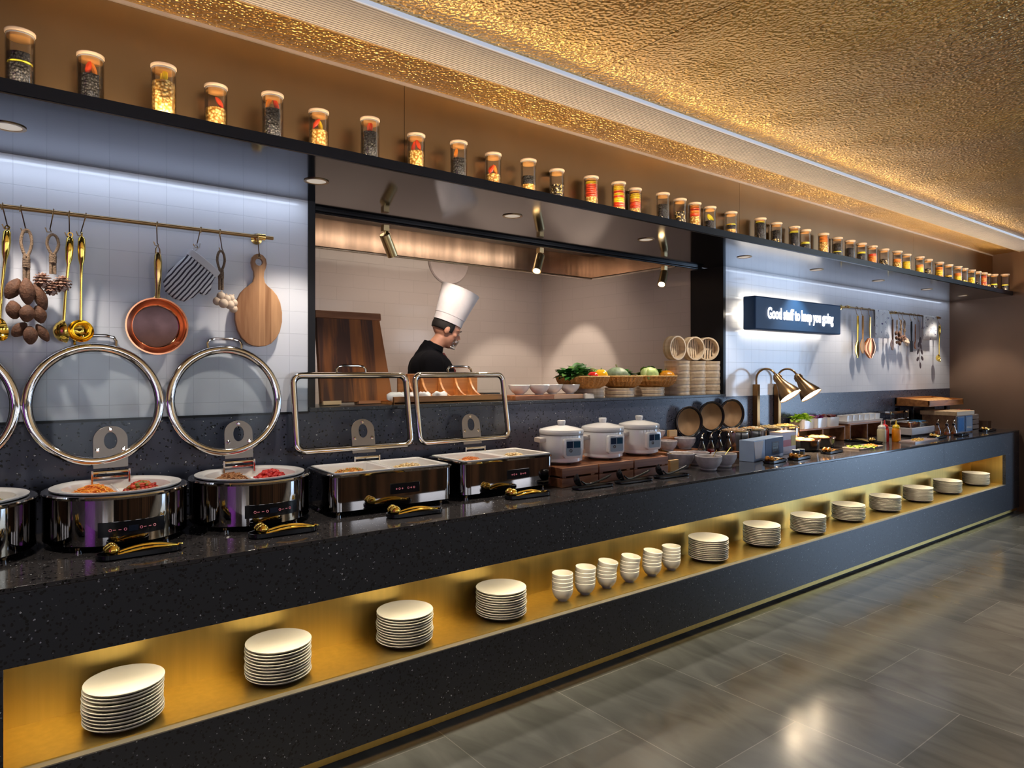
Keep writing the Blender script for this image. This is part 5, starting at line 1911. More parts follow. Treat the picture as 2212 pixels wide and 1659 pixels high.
def remesh(o, v, sm=4):
    r = o.modifiers.new('remesh', 'REMESH')
    r.mode = 'VOXEL'
    r.voxel_size = v
    r.use_smooth_shade = True
    s_ = o.modifiers.new('smooth', 'SMOOTH')
    s_.iterations = sm
    s_.factor = .6


M_SKIN = mat('warm_skin', (.62, .30, .19), .5, 0, .06, 30)
chef = thing('person', 'chef in a tall white paper hat and black jacket, head bowed over work', 'person', (2.44, 1.52, .150))
# local frame: x to the right along the counter, y into the kitchen; he faces right and a little toward the counter
F = Matrix.Rotation(R(-24), 4, 'Z')


def W(x, y, z):
    return tuple(F @ Vector((x, y, z)))


hip, waist, chest, neck0, neck1 = (-.02, 0, .95), (-.03, 0, 1.12), (-.04, 0, 1.38), (-.01, 0, 1.55), (.055, 0, 1.63)
HC = (.095, 0, 1.672)
body = G()
for sd in (-1, 1):
    capsule_chain(body, [W(0, sd * .09, .93), W(.02, sd * .10, .50), W(-.02, sd * .10, .09)], [.080, .055, .036])
    capsule_chain(body, [W(-.03, sd * .10, .045), W(.06, sd * .105, .035), W(.13, sd * .11, .028)], [.036, .034, .024])
capsule_chain(body, [W(*hip), W(*waist), W(*chest)], [.12, .115, .13])
for sd in (-1, 1):
    capsule_chain(body, [W(-.04, sd * .07, 1.42), W(-.03, sd * .165, 1.455)], [.10, .062])
capsule_chain(body, [W(-.02, 0, 1.49), W(.0, 0, 1.545), W(.055, 0, 1.61)], [.060, .054, .052])
hands = []
for sd in (-1, 1):
    sh, el, wr = (-.03, sd * .185, 1.445), (.02, sd * .235, 1.17), (.25, sd * .15, 1.13)
    capsule_chain(body, [W(*sh), W(*el), W(*wr)], [.052, .040, .027])
    d = (Vector(wr) - Vector(el)).normalized()
    side = Vector((0, 1, 0))
    pc = Vector(wr) + d * .045
    # palm
    for t in (-.022, -.008, .008, .022):
        capsule_chain(body, [W(*(Vector(wr) + side * t * .7)), W(*(Vector(wr) + d * .085 + side * t))], [.014, .0115], 10)
    for k, t in enumerate((-.030, -.010, .010, .028)):
        ln = (.062, .074, .078, .066)[k if sd > 0 else 3 - k]
        b0_ = Vector(wr) + d * .088 + side * t
        k1 = b0_ + d * ln * .42 + Vector((0, 0, -.008))
        k2 = k1 + d * ln * .24 + Vector((0, 0, -.020))
        k3 = k2 + d * ln * .06 + Vector((0, 0, -.022))
        capsule_chain(body, [W(*b0_), W(*k1), W(*k2), W(*k3)], [.0095, .0088, .0082, .0072], 8)
    tb = Vector(wr) + d * .030 - side * sd * .026
    capsule_chain(body, [W(*tb), W(*(tb + d * .035 - side * sd * .022 + Vector((0, 0, -.012)))), W(*(tb + d * .062 - side * sd * .020 + Vector((0, 0, -.028))))], [.0125, .0105, .0085], 8)
# head, bowed forward
HT = F @ Matrix.Translation(HC) @ Matrix.Rotation(R(24), 4, 'Y')
hg = G()
hg.ell((-.012, 0, .030), (.098, .076, .092), 28, 20)
hg.ell((.022, 0, -.035), (.066, .060, .075), 24, 16)
hg.ell((.048, 0, -.082), (.034, .036, .028), 18, 12)
hg.ell((.062, 0, .030), (.030, .056, .016), 16, 10)
hg.ell((.074, 0, -.040), (.020, .030, .026), 14, 10)
hg.tube([(.080, 0, .018), (.096, 0, -.008), (.104, 0, -.022)], [.008, .012, .014], 10)
hg.ell((.094, .011, -.026), (.010, .009, .008), 10, 8)
hg.ell((.094, -.011, -.026), (.010, .009, .008), 10, 8)
for sd in (-1, 1):
    hg.ell((.058, sd * .040, -.012), (.022, .020, .018), 12, 8)
    hg.ell((-.006, sd * .078, -.002), (.018, .010, .030), 12, 10, rot=(0, .15, 0))
    hg.ell((.002, sd * .082, -.004), (.010, .008, .018), 10, 8)
hg.ell((.090, 0, -.052), (.012, .024, .006), 12, 8)
hg.ell((.088, 0, -.063), (.012, .020, .007), 12, 8)
body.join(hg, HT)
bo = build(body, 'body', M_SKIN, chef, smooth=80)
remesh(bo, .0065, 3)
# eyes
for sd in (-1, 1):
    build(G().ell((0, 0, 0), (.006, .013, .0055), 12, 8, HT @ Matrix.Translation((.086, sd * .028, .004))), 'eye', mat('eye_white', (.6, .55, .5), .3), chef)
    build(G().tube([HT @ Vector((.090, sd * .014, .030)), HT @ Vector((.093, sd * .030, .034)), HT @ Vector((.084, sd * .046, .028))], [.003, .004, .002], 6), 'eyebrow', mat('dark_hair', (.012, .009, .008), .7), chef)
build(G().tube([HT @ Vector((.088, -.024, -.058)), HT @ Vector((.0995, 0, -.0575)), HT @ Vector((.088, .024, -.058))], .0035, 8), 'lips', mat('lip_skin', (.48, .16, .13), .45), chef)
# hair: cap over the back and sides under the hat
g = G()
vs, fs = [], []
nu, nv = 22, 10
for i in range(nu + 1):
    a = R(62 + (298 - 62) * i / nu)
    for j in range(nv + 1):
        e = R(-22 + 75 * j / nv)
        vs.append((-.012 + .103 * math.cos(a) * math.cos(e), .082 * math.sin(a) * math.cos(e), .026 + .097 * math.sin(e)))
for i in range(nu):
    for j in range(nv):
        fs.append((i * (nv + 1) + j, (i + 1) * (nv + 1) + j, (i + 1) * (nv + 1) + j + 1, i * (nv + 1) + j + 1))
ho = build(G().add(vs, fs, HT), 'hair', mat('dark_hair', (.012, .009, .008), .7), chef)
ho.modifiers.new('solid', 'SOLIDIFY').thickness = .010
# tall pleated paper hat
g = G()
loops = []
nn = 48
for k, (r, z) in enumerate([(.104, .052), (.106, .10), (.109, .102), (.118, .17), (.130, .24), (.140, .300), (.136, .300), (.112, .16), (.100, .056)]):
    loops.append([(-.014 + (r * math.cos(2 * math.pi * i / nn)) * .98 * (1 + (.012 if (i % 2 and 2 <= k <= 6) else 0)), r * .86 * math.sin(2 * math.pi * i / nn) * (1 + (.012 if (i % 2 and 2 <= k <= 6) else 0)), z) for i in range(nn)])
g.loft(loops, HT @ Matrix.Rotation(R(-2), 4, 'Y'), cap0=False, cap1=False)
g.loft([loops[4], [(p[0] * .99, p[1] * .99, p[2] + .02) for p in loops[4]]], HT @ Matrix.Rotation(R(-2), 4, 'Y'))
build(g, 'chef_hat', mat('white_paper_hat', (.80, .76, .76), .75), chef)
# clear mouth shield
g = G()
vs, fs = [], []
for i in range(9):
    a = R(-65 + 130 * i / 8)
    for z_, r_ in ((-.092, .066), (-.062, .072), (-.034, .078)):
        vs.append((.034 + r_ * math.cos(a), r_ * math.sin(a) * .8, z_))
for i in range(8):
    for j in range(2):
        fs.append((i * 3 + j, i * 3 + 3 + j, i * 3 + 4 + j, i * 3 + 1 + j))
so = build(G().add(vs, fs, HT), 'mouth_shield', mat_glass('pale_clear_plastic', (.9, .9, .9), .5), chef)
so.modifiers.new('solid', 'SOLIDIFY').thickness = .0015
build(G().tube([HT @ Vector((.034 + .068 * math.cos(R(t)), .068 * .8 * math.sin(R(t)), -.094)) for t in range(-65, 66, 13)], .0045, 8), 'shield_edge', M_WHITE, chef)
# jacket, apron, trousers, shoes
jk = G()
capsule_chain(jk, [W(-.01, 0, .98), W(.0, 0, 1.12), W(-.010, 0, 1.37)], [.148, .148, .164])
for sd in (-1, 1):
    capsule_chain(jk, [W(-.04, sd * .07, 1.41), W(-.03, sd * .165, 1.452)], [.125, .082])
    capsule_chain(jk, [W(-.03, sd * .190, 1.445), W(.02, sd * .240, 1.175), W(.20, sd * .172, 1.142)], [.076, .062, .048])
capsule_chain(jk, [W(-.035, 0, 1.46), W(-.020, 0, 1.525)], [.105, .082])
jo = build(jk, 'jacket', mat('black_chef_jacket', (.004, .004, .006), .9, 0, .1, bump=.4, bscale=14, spec=.1), chef, smooth=80)
remesh(jo, .012, 6)
build(G().ring([(.070, 0), (.078, .0), (.070, .034), (.063, .034)], 32, F @ Matrix.Translation((-.004, 0, 1.550)) @ Matrix.Rotation(R(22), 4, 'Y')), 'collar', mat('black_chef_jacket', (.01, .01, .014)), chef)
g = G().loft([[W(.162, -.025, 1.30), W(.162, .025, 1.30), W(.145, .025, 1.30), W(.145, -.025, 1.30)], [W(.158, -.018, 1.40), W(.158, .018, 1.40), W(.140, .018, 1.40), W(.140, -.018, 1.40)], [W(.078, -.014, 1.52), W(.078, .014, 1.52), W(.066, .014, 1.52), W(.066, -.014, 1.52)]])
build(g, 'neckerchief', mat('dark_red_cloth', (.14, .012, .014), .8), chef)
ap = G()
ap.loft([[W(.150 * math.cos(R(a)) - .01, .150 * math.sin(R(a)), z) for a in range(-70, 71, 14)] + [W(.144 * math.cos(R(a)) - .01, .144 * math.sin(R(a)), z) for a in range(70, -71, -14)] for z in (.50, .80, 1.05)])
build(ap, 'apron', mat('dark_apron', (.03, .02, .02), .8), chef)
tj = G()
for sd in (-1, 1):
    capsule_chain(tj, [W(0, sd * .085, .95), W(.02, sd * .10, .50), W(-.02, sd * .10, .12)], [.110, .078, .062])
to = build(tj, 'trousers', mat('dark_trousers', (.015, .015, .02), .8), chef, smooth=80)
remesh(to, .012, 4)
for sd in (-1, 1):
    build(G().loft([[W(x * .15 + .04, y * .052 + sd * .105, z) for x, y in [(math.cos(t), math.sin(t)) for t in [2 * math.pi * i / 24 for i in range(24)]]] for z in (.0, .02)] + [[W(x * .11 + .01, y * .046 + sd * .105, .075) for x, y in [(math.cos(t), math.sin(t)) for t in [2 * math.pi * i / 24 for i in range(24)]]]]), 'shoe', M_BLACK, chef)
# worktop in the kitchen
kt = thing('kitchen_worktable', 'steel worktable inside the kitchen in front of the chef', 'table', (2.95, 1.62, .15))
build(G().box(-.15, -.40, .86, 1.2, .42, .90), 'table_top', M_STEEL, kt, bevel=.003)
for a, b in ((-.12, -.37), (1.17, -.37), (-.12, .39), (1.17, .39)):
    build(G().tube([(a, b, 0), (a, b, .86)], .02, 10), 'leg', M_STEEL, kt)

# ================================================================ right utensil rail
def flat_tool(name, lab, cat, x, z, pts_handle, blade, m, m2=None, group=None, rz=0, blade_name='blade'):
    root = thing(name, lab, cat, (x, RY - .012, z), rz, group)
    build(G().tube(pts_handle[0], pts_handle[1], 10), 'handle', m2 or m, root)
    build(blade, blade_name, m, root)
    return root


def spoon_blade(w, h, z, th=.004):
    loops = []
    for k in range(9):
        t = k / 8
        ww = w * math.sin(math.pi * (.10 + .86 * t)) ** .7
        loops.append([(ww * math.cos(2 * math.pi * i / 16), .006 * math.sin(math.pi * t) + th * math.sin(2 * math.pi * i / 16), z - h * t) for i in range(16)])
    return G().loft(loops)


GR = 'utensils on the right rail'
for x, dx, lab in [(6.77, 0, 'hook holding the gold spatula at the left of the right rail'), (6.875, 0, 'hook holding the wooden spoon on the right rail'), (7.03, 0, 'hook holding the copper skimmer on the right rail'),
                   (7.53, 0, 'hook holding the brown wooden paddle on the right rail'), (7.71, 0, 'hook holding the small pine cones on the right rail'), (7.80, 0, 'hook holding the pale cones on the right rail'),
                   (7.99, 0, 'hook holding the dark knife-like tool on the right rail'), (8.19, 0, 'hook holding the dark leaf bunch on the right rail'), (8.74, 0, 'hook holding the last gold ladle by the end wall')]:
    hook(x, dx, .060, lab)
HH = ([(0, 0, -.008), (0, 0, -.10), (0, 0, -.26)], [.009, .011, .006])
flat_tool('spatula', 'long gold spatula, first tool on the right rail', 'spatula', 6.77, 2.095, HH, spoon_blade(.045, .17, -.25), M_GOLD, group=GR)
flat_tool('wooden_paddle', 'long narrow wooden spoon beside the gold spatula', 'spoon', 6.875, 2.10, HH, spoon_blade(.050, .14, -.24, .006), mat_wood('warm_wood', (.35, .16, .04), (.62, .32, .10), 3, 2), group=GR)
flat_tool('skimmer', 'copper skimmer with dark patches beside the first printed towel', 'skimmer', 7.03, 2.095, ([(0, 0, -.008), (-.004, 0, -.10), (0, 0, -.24)], [.008, .011, .006]), spoon_blade(.075, .20, -.22, .012), M_COPPER, M_BRASS, group=GR, rz=R(-25))
flat_tool('wooden_paddle', 'dark brown wooden paddle right of the first printed towel', 'paddle', 7.53, 2.095, HH, spoon_blade(.04, .11, -.22, .006), mat_wood('dark_wood', (.07, .03, .02), (.18, .09, .05), 3, 2), group=GR)
flat_tool('scraper', 'dark flat scraper hanging behind the pale cones', 'scraper', 7.99, 2.095, HH, G().box(-.028, -.003, -.34, .028, .003, -.22), M_BLACKM, group=GR)
flat_tool('brush', 'narrow dark brush left of the second printed towel', 'brush', 8.09, 2.07, ([(0, 0, -.008), (0, 0, -.10), (0, 0, -.22)], [.006, .008, .006]), spoon_blade(.022, .08, -.20, .008), M_OAKRED, group=GR)
hook(8.09, 0, .040, 'hook holding the narrow dark brush on the right rail')
l_ = gold_ladle(8.74, 2.085, (0, 0, R(10)), 'gold ladle at the far right end of the right rail')
c = dup(pine, (7.71, RY - .020, 2.085), label='small bunch of pine cones on a rope on the right rail')
c2 = dup(gar, (7.815, RY - .012, 2.085), label='bunch of pale dried bulbs beside the cones on the right rail')
c3 = dup(pod_b, (7.665, RY - .012, 2.085 - .11), label='bunch of dark seed pods below the small cones on the right rail')
c3.scale = (.7, .7, .62)
c3.location = (7.62, RY - .018, 2.085)
# dark leaves
lf = thing('dried_leaf_bunch', 'hanging bunch of dark rounded leaves on the right rail', 'dried leaves', (8.19, RY - .012, 2.09))
build(G().tube([(0, 0, 0), (0, 0, -.20), (.01, 0, -.48)], .002, 6), 'stem', M_ROPE, lf)
for k, (dx, z, a) in enumerate([(.02, -.20, 20), (-.03, -.25, -35), (.025, -.27, 30), (-.05, -.33, -40), (.05, -.33, 45), (-.055, -.41, -60), (.06, -.40, 60), (.01, -.48, 10), (0, -.22, 0)]):
    g = G().ell((0, 0, 0), (.022, .004, .036), 14, 8, Matrix.Translation((dx, -.006, z)) @ Matrix.Rotation(R(-a), 4, 'Y'))
    build(g, 'leaf', mat('dark_dry_leaf', (.05, .025, .03), .7), lf)


def mat_towel(name, seed):
    m, t, b = nt(name)
    L = t.links.new
    v = coord(t, (1, 1, 1))
    vo = N(t, 'ShaderNodeTexVoronoi', voronoi_dimensions='2D')
    vo.inputs['Scale'].default_value = 13
    tc = N(t, 'ShaderNodeTexCoord')
    sp = N(t, 'ShaderNodeSeparateXYZ')
    L(tc.outputs['Object'], sp.inputs[0])
    cb = N(t, 'ShaderNodeCombineXYZ')
    L(sp.outputs[0], cb.inputs[0])
    L(sp.outputs[2], cb.inputs[1])
    L(cb.outputs[0], vo.inputs['Vector'])
    no = N(t, 'ShaderNodeTexNoise')
    no.inputs['Scale'].default_value = 45 + seed
    L(cb.outputs[0], no.inputs['Vector'])
    lt = N(t, 'ShaderNodeMath', operation='LESS_THAN')
    L(vo.outputs['Distance'], lt.inputs[0])
    lt.inputs[1].default_value = .24
    gt = N(t, 'ShaderNodeMath', operation='GREATER_THAN')
    L(no.outputs['Fac'], gt.inputs[0])
    gt.inputs[1].default_value = .56
    mu = N(t, 'ShaderNodeMath', operation='MULTIPLY')
    L(lt.outputs[0], mu.inputs[0])
    L(gt.outputs[0], mu.inputs[1])
    mx = N(t, 'ShaderNodeMixRGB')
    L(mu.outputs[0], mx.inputs[0])
    mx.inputs[1].default_value = (.80, .80, .82, 1)
    mx.inputs[2].default_value = (.12, .10, .22, 1)
    L(mx.outputs[0], b.inputs['Base Color'])
    b.inputs['Roughness'].default_value = .9
    return m


def towel(x0, x1, zb, lab, seed):
    g = G()
    loops = []
    n = 14
    for side in (1, -1):
        pass
    top = RZ + .011
    rows = [(-.010, zb), (-.011, zb + .1), (-.012, RZ - .03), (-.0115, RZ), (0, top), (.0115, RZ), (.012, RZ - .04), (.011, zb + .12)]
    vs, fs = [], []
    for j, (dy, z) in enumerate(rows):
        for i in range(n + 1):
            x = x0 + (x1 - x0) * i / n
            vs.append((x, RY + dy * 1.05 - .004 * math.sin(i * 1.4 + seed) * (1 if z < RZ - .02 else 0), z))
    for j in range(len(rows) - 1):
        for i in range(n):
            fs.append((j * (n + 1) + i, j * (n + 1) + i + 1, (j + 1) * (n + 1) + i + 1, (j + 1) * (n + 1) + i))
    o = build(g.add(vs, fs), 'tea_towel', mat_towel('printed_towel_%d' % seed, seed), smooth=70)
    s_ = o.modifiers.new('solid', 'SOLIDIFY')
    s_.thickness = .0015
    tag(o, lab, 'towel', 'printed tea towels on the right rail')
    return o


towel(7.13, 7.45, 1.885, 'white tea towel with dark printed drawings, left one on the right rail', 1)
towel(8.30, 8.66, 1.900, 'white tea towel with small printed drawings, near the end wall', 6)

# ================================================================ stone bowls and bits right of the cookers
sb0 = None
SB = [(3.735, .215, CZ, 1.0, 'grey stone bowl at the counter edge, frontmost'), (3.945, .245, CZ, .98, 'grey stone bowl right of the frontmost one'), (3.690, .405, CZ, 1.05, 'grey stone bowl behind the black ladle end'),
      (3.885, .415, CZ, .95, 'grey stone bowl behind the two front bowls')]
g = G().ring([(.0001, 0), (.045, 0), (.052, .008), (.050, .014), (.068, .032), (.082, .062), (.086, .090), (.084, .093), (.080, .090), (.075, .062), (.060, .034), (.04, .018), (.0001, .014)], 44)
for k, (x, y, z, s_, lab) in enumerate(SB):
    if sb0 is None:
        sb0 = thing('stone_bowl', lab, 'bowl', (x, y, z), group='grey stone bowls of condiments')
        build(g, 'bowl_body', M_STONE, sb0)
        o = sb0
    else:
        o = dup(sb0, (x, y, z), k * .6, label=lab)
    o.scale = (s_, s_, s_)
# risers for the back ones
tag(build(G().box(-.20, -.065, 0, .20, .065, .085), 'stone_bowl_riser', M_OAKRED, loc=(3.89, .595, CZ), bevel=.003), 'brown wooden riser block behind the grey stone bowls', 'riser')
tag(build(G().box(-.17, -.045, 0, .17, .045, .165), 'stone_bowl_riser', M_OAKRED, loc=(3.87, .715, CZ), bevel=.003), 'taller wooden riser block against the backsplash', 'riser')
for (x, y, z, s_, lab) in [(3.985, .60, CZ + .0855, .88, 'grey stone bowl on the brown riser, right one'), (3.795, .60, CZ + .0855, .78, 'grey stone bowl on the brown riser, left one'), (3.83, .715, CZ + .1655, .60, 'small grey stone bowl on the taller riser')]:
    o = dup(sb0, (x, y, z), .5, label=lab)
    o.scale = (s_, s_, s_)
for (x, y, z, lab, cols, s_) in [(3.735, .215, CZ + .060, 'brown sauce in the frontmost grey stone bowl', (.30, .20, .12), 1.0), (3.945, .245, CZ + .060, 'greenish relish in the second front stone bowl', (.35, .30, .10), .98), (3.690, .405, CZ + .064, 'chopped topping in the stone bowl behind the ladle', (.62, .45, .25), 1.05),
                                 (3.885, .415, CZ + .058, 'pinkish topping in the stone bowl behind the front pair', (.60, .28, .20), .95), (3.985, .60, CZ + .138, 'dark topping in the right bowl on the riser', (.20, .10, .08), .88), (3.795, .60, CZ + .132, 'orange topping in the left bowl on the riser', (.65, .35, .2), .78)]:
    mm = mat('condiment_' + str(int(x * 1000)), cols, .5, 0, .5, 90, .8, 90)
    tag(build(G().lathe([(0, .004), (.035, .006), (.070, .0), (.058, -.022), (0, -.036)], 28, Matrix.Scale(s_, 4)), 'condiment', mm, loc=(x, y, z)), lab, 'condiment', None, 'stuff')


def small_spoon(x, y, z, rz, lab):
    root = thing('small_spoon', lab, 'spoon', (x, y, z), rz, 'small gold spoons in the stone bowls')
    build(G().tube([(0, 0, 0), (.06, 0, .022), (.12, 0, .046)], [.002, .0025, .003], 7), 'handle', M_GOLD, root)
    build(G().ell((-.012, 0, -.004), (.016, .010, .004), 12, 8), 'bowl', M_GOLD, root)


small_spoon(3.745, .20, CZ + .072, R(20), 'small gold spoon resting in the frontmost stone bowl')
small_spoon(3.955, .25, CZ + .072, R(15), 'small gold spoon resting in the second front stone bowl')
small_spoon(3.655, .40, CZ + .078, R(160), 'small gold spoon resting in the stone bowl behind the ladle')
M_BLK = mat_wood('yellow_wood', (.62, .38, .14), (.78, .52, .24), 3, 0)
for (x, y, z, sz, lab) in [(3.520, .330, CZ, (.042, .012, .072), 'small pale wooden label block left of the stone bowls'), (3.935, .660 - .035, CZ + .0855, (.0, 0, 0), ''), (4.100, .375, CZ, (.040, .012, .080), 'small reddish label block before the glass cruets'),
                           (3.985, .715, CZ + .1655, (.045, .012, .048), 'small wooden label block on the taller riser')]:
    if not lab:
        continue
    tag(build(G().box(-sz[0], -sz[1], 0, sz[0], sz[1], sz[2]), 'label_block', M_BLK, loc=(x, y, z), bevel=.002), lab, 'label block')

# cruets on a low wooden stand
tag(build(G().box(-.215, -.055, 0, .215, .055, .050), 'cruet_stand', M_OAKRED, loc=(4.215, .505, CZ), bevel=.003), 'low wooden stand under the four glass cruets', 'stand')
cr0 = None
M_OIL = {'r': mat('red_vinegar', (.30, .01, .005), .1), 'k': mat('dark_soy_sauce', (.02, .006, .004), .1), 'a': mat('amber_sauce', (.55, .14, .02), .1)}


def cruet(x, y, z, kind, lab, group):
    root = thing('glass_cruet', lab, 'cruet', (x, y, z), group=group)
    build(G().lathe([(0, .001), (.030, .001), (.033, .006), (.032, .030), (.022, .062), (.012, .084), (.0105, .105), (.0085, .105), (.010, .084), (.020, .060), (.030, .030), (.031, .005), (0, .004)], 28), 'glass_body', M_GLASS, root)
    build(G().lathe([(0, .0045), (.0295, .005), (.0300, .014), (.0285, .032), (0, .033)], 24), 'liquid', M_OIL[kind], root)
    build(G().lathe([(.0125, .094), (.0145, .094), (.0145, .112), (.0, .112)], 20), 'collar', M_BLACK, root)
    build(G().tube([(0, 0, .110), (0, 0, .130), (.008, 0, .140), (.022, 0, .150)], [.005, .0045, .004, .003], 8), 'spout', M_CHROME, root)
    build(G().lathe([(.0, .112), (.010, .112), (.011, .118), (.006, .122), (0, .122)], 18), 'stopper_base', M_CHROME, root)
    return root


for k, (x, kd, w) in enumerate([(4.055, 'k', 'leftmost'), (4.160, 'r', 'second from the left, holding red vinegar'), (4.262, 'k', 'third from the left'), (4.370, 'k', 'rightmost of the four')]):
    cruet(x, .505, CZ + .0505, kd, 'glass cruet with black collar on the wooden stand, ' + w, 'glass cruets on the wooden stand')

# ---- small round chrome warmers with food and open lids
RW = [(4.590, .600, .200, 'front left of the small chrome pans', [(.75, .55, .35), (.85, .65, .45), (.8, .5, .3)]), (4.828, .600, .205, 'second of the small chrome pans', [(.85, .45, .15), (.8, .65, .4), (.9, .75, .5)]),
      (5.066, .600, .210, 'third of the small chrome pans', [(.80, .62, .40), (.7, .5, .25), (.45, .42, .12)]), (5.304, .600, .205, 'rightmost of the small chrome pans', [(.85, .50, .10), (.9, .62, .2)])]
g_b = G().lathe([(0, .0), (.104, .0), (.108, .01), (.108, .180), (.100, .180), (.100, .16), (0, .16)], 44)
g_r = G().ring([(.098, .176), (.112, .176), (.115, .184), (.112, .190), (.098, .192)], 44)
w0 = None
for k, (x, y, h, w, cols) in enumerate(RW):
    x -= .0
    lab = 'small round chrome warmer, ' + w
    if w0 is None:
        w0 = thing('small_round_warmer', lab, 'food warmer', (x, y, CZ), group='small round chrome warmers under the heat lamps')
        build(g_b, 'body', M_STEEL, w0)
        build(g_r, 'rim', M_CHROME, w0)
        gg = G()
        for a in range(0, 360, 60):
            gg.tube([(.1095 * math.cos(R(a)), .1095 * math.sin(R(a)), .0), (.1095 * math.cos(R(a)), .1095 * math.sin(R(a)), .178)], .004, 6)
        build(gg, 'ribs', M_BLACKM, w0)
    else:
        dup(w0, (x, y, CZ), label=lab)
    food('warm_dish', 'cooked food heaped in the ' + w[:].replace('front left of', 'front left one of') + ' under the lamps', (x, y, CZ + .176), .096, .096, .026, cols, 90, 'chunk' if k % 2 else 'strip', 60 + k, size=1.4)
for k, (x, z, w) in enumerate([(4.150, 1.165, 'left'), (4.425, 1.195, 'middle'), (4.690, 1.205, 'right')]):
    root = thing('warmer_lid', 'round dark-rimmed glass lid standing open, %s of three by the backsplash' % w, 'lid', (x + .02, .710, z), group='open round lids by the backsplash')
    root.rotation_euler = Euler((R(98), R(0), R(24)), 'XYZ')
    root.rotation_euler = Euler((R(90), R(10), R(-16)), 'XYZ')
    build(G().ring([(.100, -.014), (.112, -.016), (.116, -.004), (.116, .010), (.108, .012), (.102, .006)], 44), 'rim', M_BLACKM, root)
    build(G().ring([(.1135, .008), (.1185, .008), (.1185, .014), (.1135, .014)], 44), 'rim_ring', M_CHROME, root)
    build(G().lathe([(0, -.012), (.06, -.010), (.100, -.002), (.102, .002), (.06, -.006), (0, -.008)], 40), 'glass_dome', mat('dome_painted_reflection', (.26, .14, .06), .3, .8, .15), root)  # bronze colour stands in for warm food reflections in the glass
    build(G().tube([(-.03, 0, -.012), (-.025, 0, -.04), (.025, 0, -.04), (.03, 0, -.012)], .005, 8), 'handle', M_BLACK, root)
    build(G().tube([(0, -.110, 0), (0, -.135, -.01), (0, -.150 - .03 * k, -.01)], .007, 8), 'hinge_arm', M_BLACKM, root)

# ---- printed card holders
sg = thing('card_holder', 'light blue printed box with a navy front panel at the counter edge', 'box', (4.555, .345, CZ), R(9))
build(G().box(-.26, -.055, 0, .26, .055, .150), 'box_body', mat('light_blue_card', (.34, .46, .66), .4), sg, bevel=.002)
build(G().box(-.07, -.0575, .022, .255, -.0552, .146), 'navy_panel', M_BLUE, sg)
build(G().box(.045, -.0592, .034, .165, -.0577, .122), 'printed_emblem', mat('dark_emblem', (.010, .020, .045), .5), sg)
g = G()
for k in range(4):
    g.ring([(.0075, -.0004), (.0110, -.0004), (.0110, .0004), (.0075, .0004)], 16, Matrix.Translation((.070 + k * .023, -.0598, .098)) @ Matrix.Rotation(R(90), 4, 'X'))
for k in range(5):
    g.box(.060 + k * .018, -.0600, .066, .070 + k * .018, -.0594, .082)
for k in range(4):
    g.box(.064 + k * .02, -.0600, .048, .068 + k * .02, -.0594, .058)
build(g, 'emblem_marks', mat('pale_blue_print', (.30, .42, .50), .5), sg)
g = G().loft([[(-.245, -.0556, .02), (-.145, -.0556, .02), (-.145, -.0580, .02), (-.245, -.0580, .02)], [(-.262, -.0556, .142), (-.105, -.0556, .142), (-.105, -.0580, .142), (-.262, -.0580, .142)]])
build(g, 'white_leaflet', mat('white_leaflet', (.74, .70, .70), .6), sg)
s2 = thing('printed_carton', 'small carton with red and yellow printed patches beside the navy box', 'carton', (4.965, .420, CZ), R(4))
build(G().box(-.115, -.05, 0, .115, .05, .165), 'box_body', mat('pale_carton', (.55, .56, .70), .5), s2, bevel=.002)
build(G().box(-.110, -.0518, .060, .030, -.0502, .110), 'red_patch', mat('red_patch', (.42, .09, .12), .5), s2)
build(G().box(.034, -.0518, .060, .110, -.0502, .140), 'yellow_patch', mat('yellow_patch', (.50, .40, .05), .5), s2)
build(G().box(-.115, -.05, .165, .115, .05, .172), 'lid', mat('tan_lid', (.70, .48, .32), .5), s2)
jr0 = None
for k, (x, y) in enumerate([(4.800, .215), (4.880, .222)]):
    lab = 'tiny glass condiment jar with navy lid, ' + ('left' if k == 0 else 'right') + ' of the pair'
    if jr0 is None:
        jr0 = thing('condiment_jar', lab, 'jar', (x, y, CZ), group='tiny jars with navy lids')
        build(G().lathe([(0, 0), (.024, 0), (.026, .004), (.026, .040), (0, .040)], 22), 'jar_body', mat('olive_jar', (.14, .13, .07), .15), jr0)
        build(G().lathe([(0, .040), (.027, .040), (.027, .056), (0, .056)], 22), 'lid', M_BLUE, jr0)
    else:
        dup(jr0, (x, y, CZ), label=lab)

# trays and tongs further right
def small_tray(x, y, rz, lab, hx=.13):
    o = dup(tray0, (x, y, CZ), rz, label=lab)
    o.scale = (hx / .134, 1, 1)


small_tray(4.430, .165, R(6), 'small black oval tray before the navy printed box')
small_tray(4.735, .155, R(4), 'small black oval tray before the red and yellow carton')
small_tray(5.300, .200, R(4), 'small black oval tray before the black pots', .15)
small_tray(7.270, .175, R(0), 'small black oval tray before the white grill box', .17)
small_tray(7.740, .130, R(0), 'small black oval tray beside the amber cruets', .12)
small_tray(8.560, .160, R(0), 'small black oval tray nearest the end wall', .18)
M_AMB = mat('tortoiseshell_tong', (.50, .22, .04), .15, .6, .4, 30)
for (x, y, a, m, lab) in [(4.435, .165, R(8), M_AMB, 'amber-gold tongs on the tray before the navy printed box'), (4.735, .155, R(6), M_AMB, 'amber-gold tongs on the tray before the carton'), (5.300, .200, R(6), M_AMB, 'amber-gold tongs on the tray before the black pots'),
                          (7.270, .175, 0, M_BRASS, 'brass tongs on the tray before the white grill box'), (8.560, .160, 0, M_BRASS, 'brass tongs on the tray nearest the end wall')]:
    tongs(x, y, CZ + .0055, a, m, lab, .95)

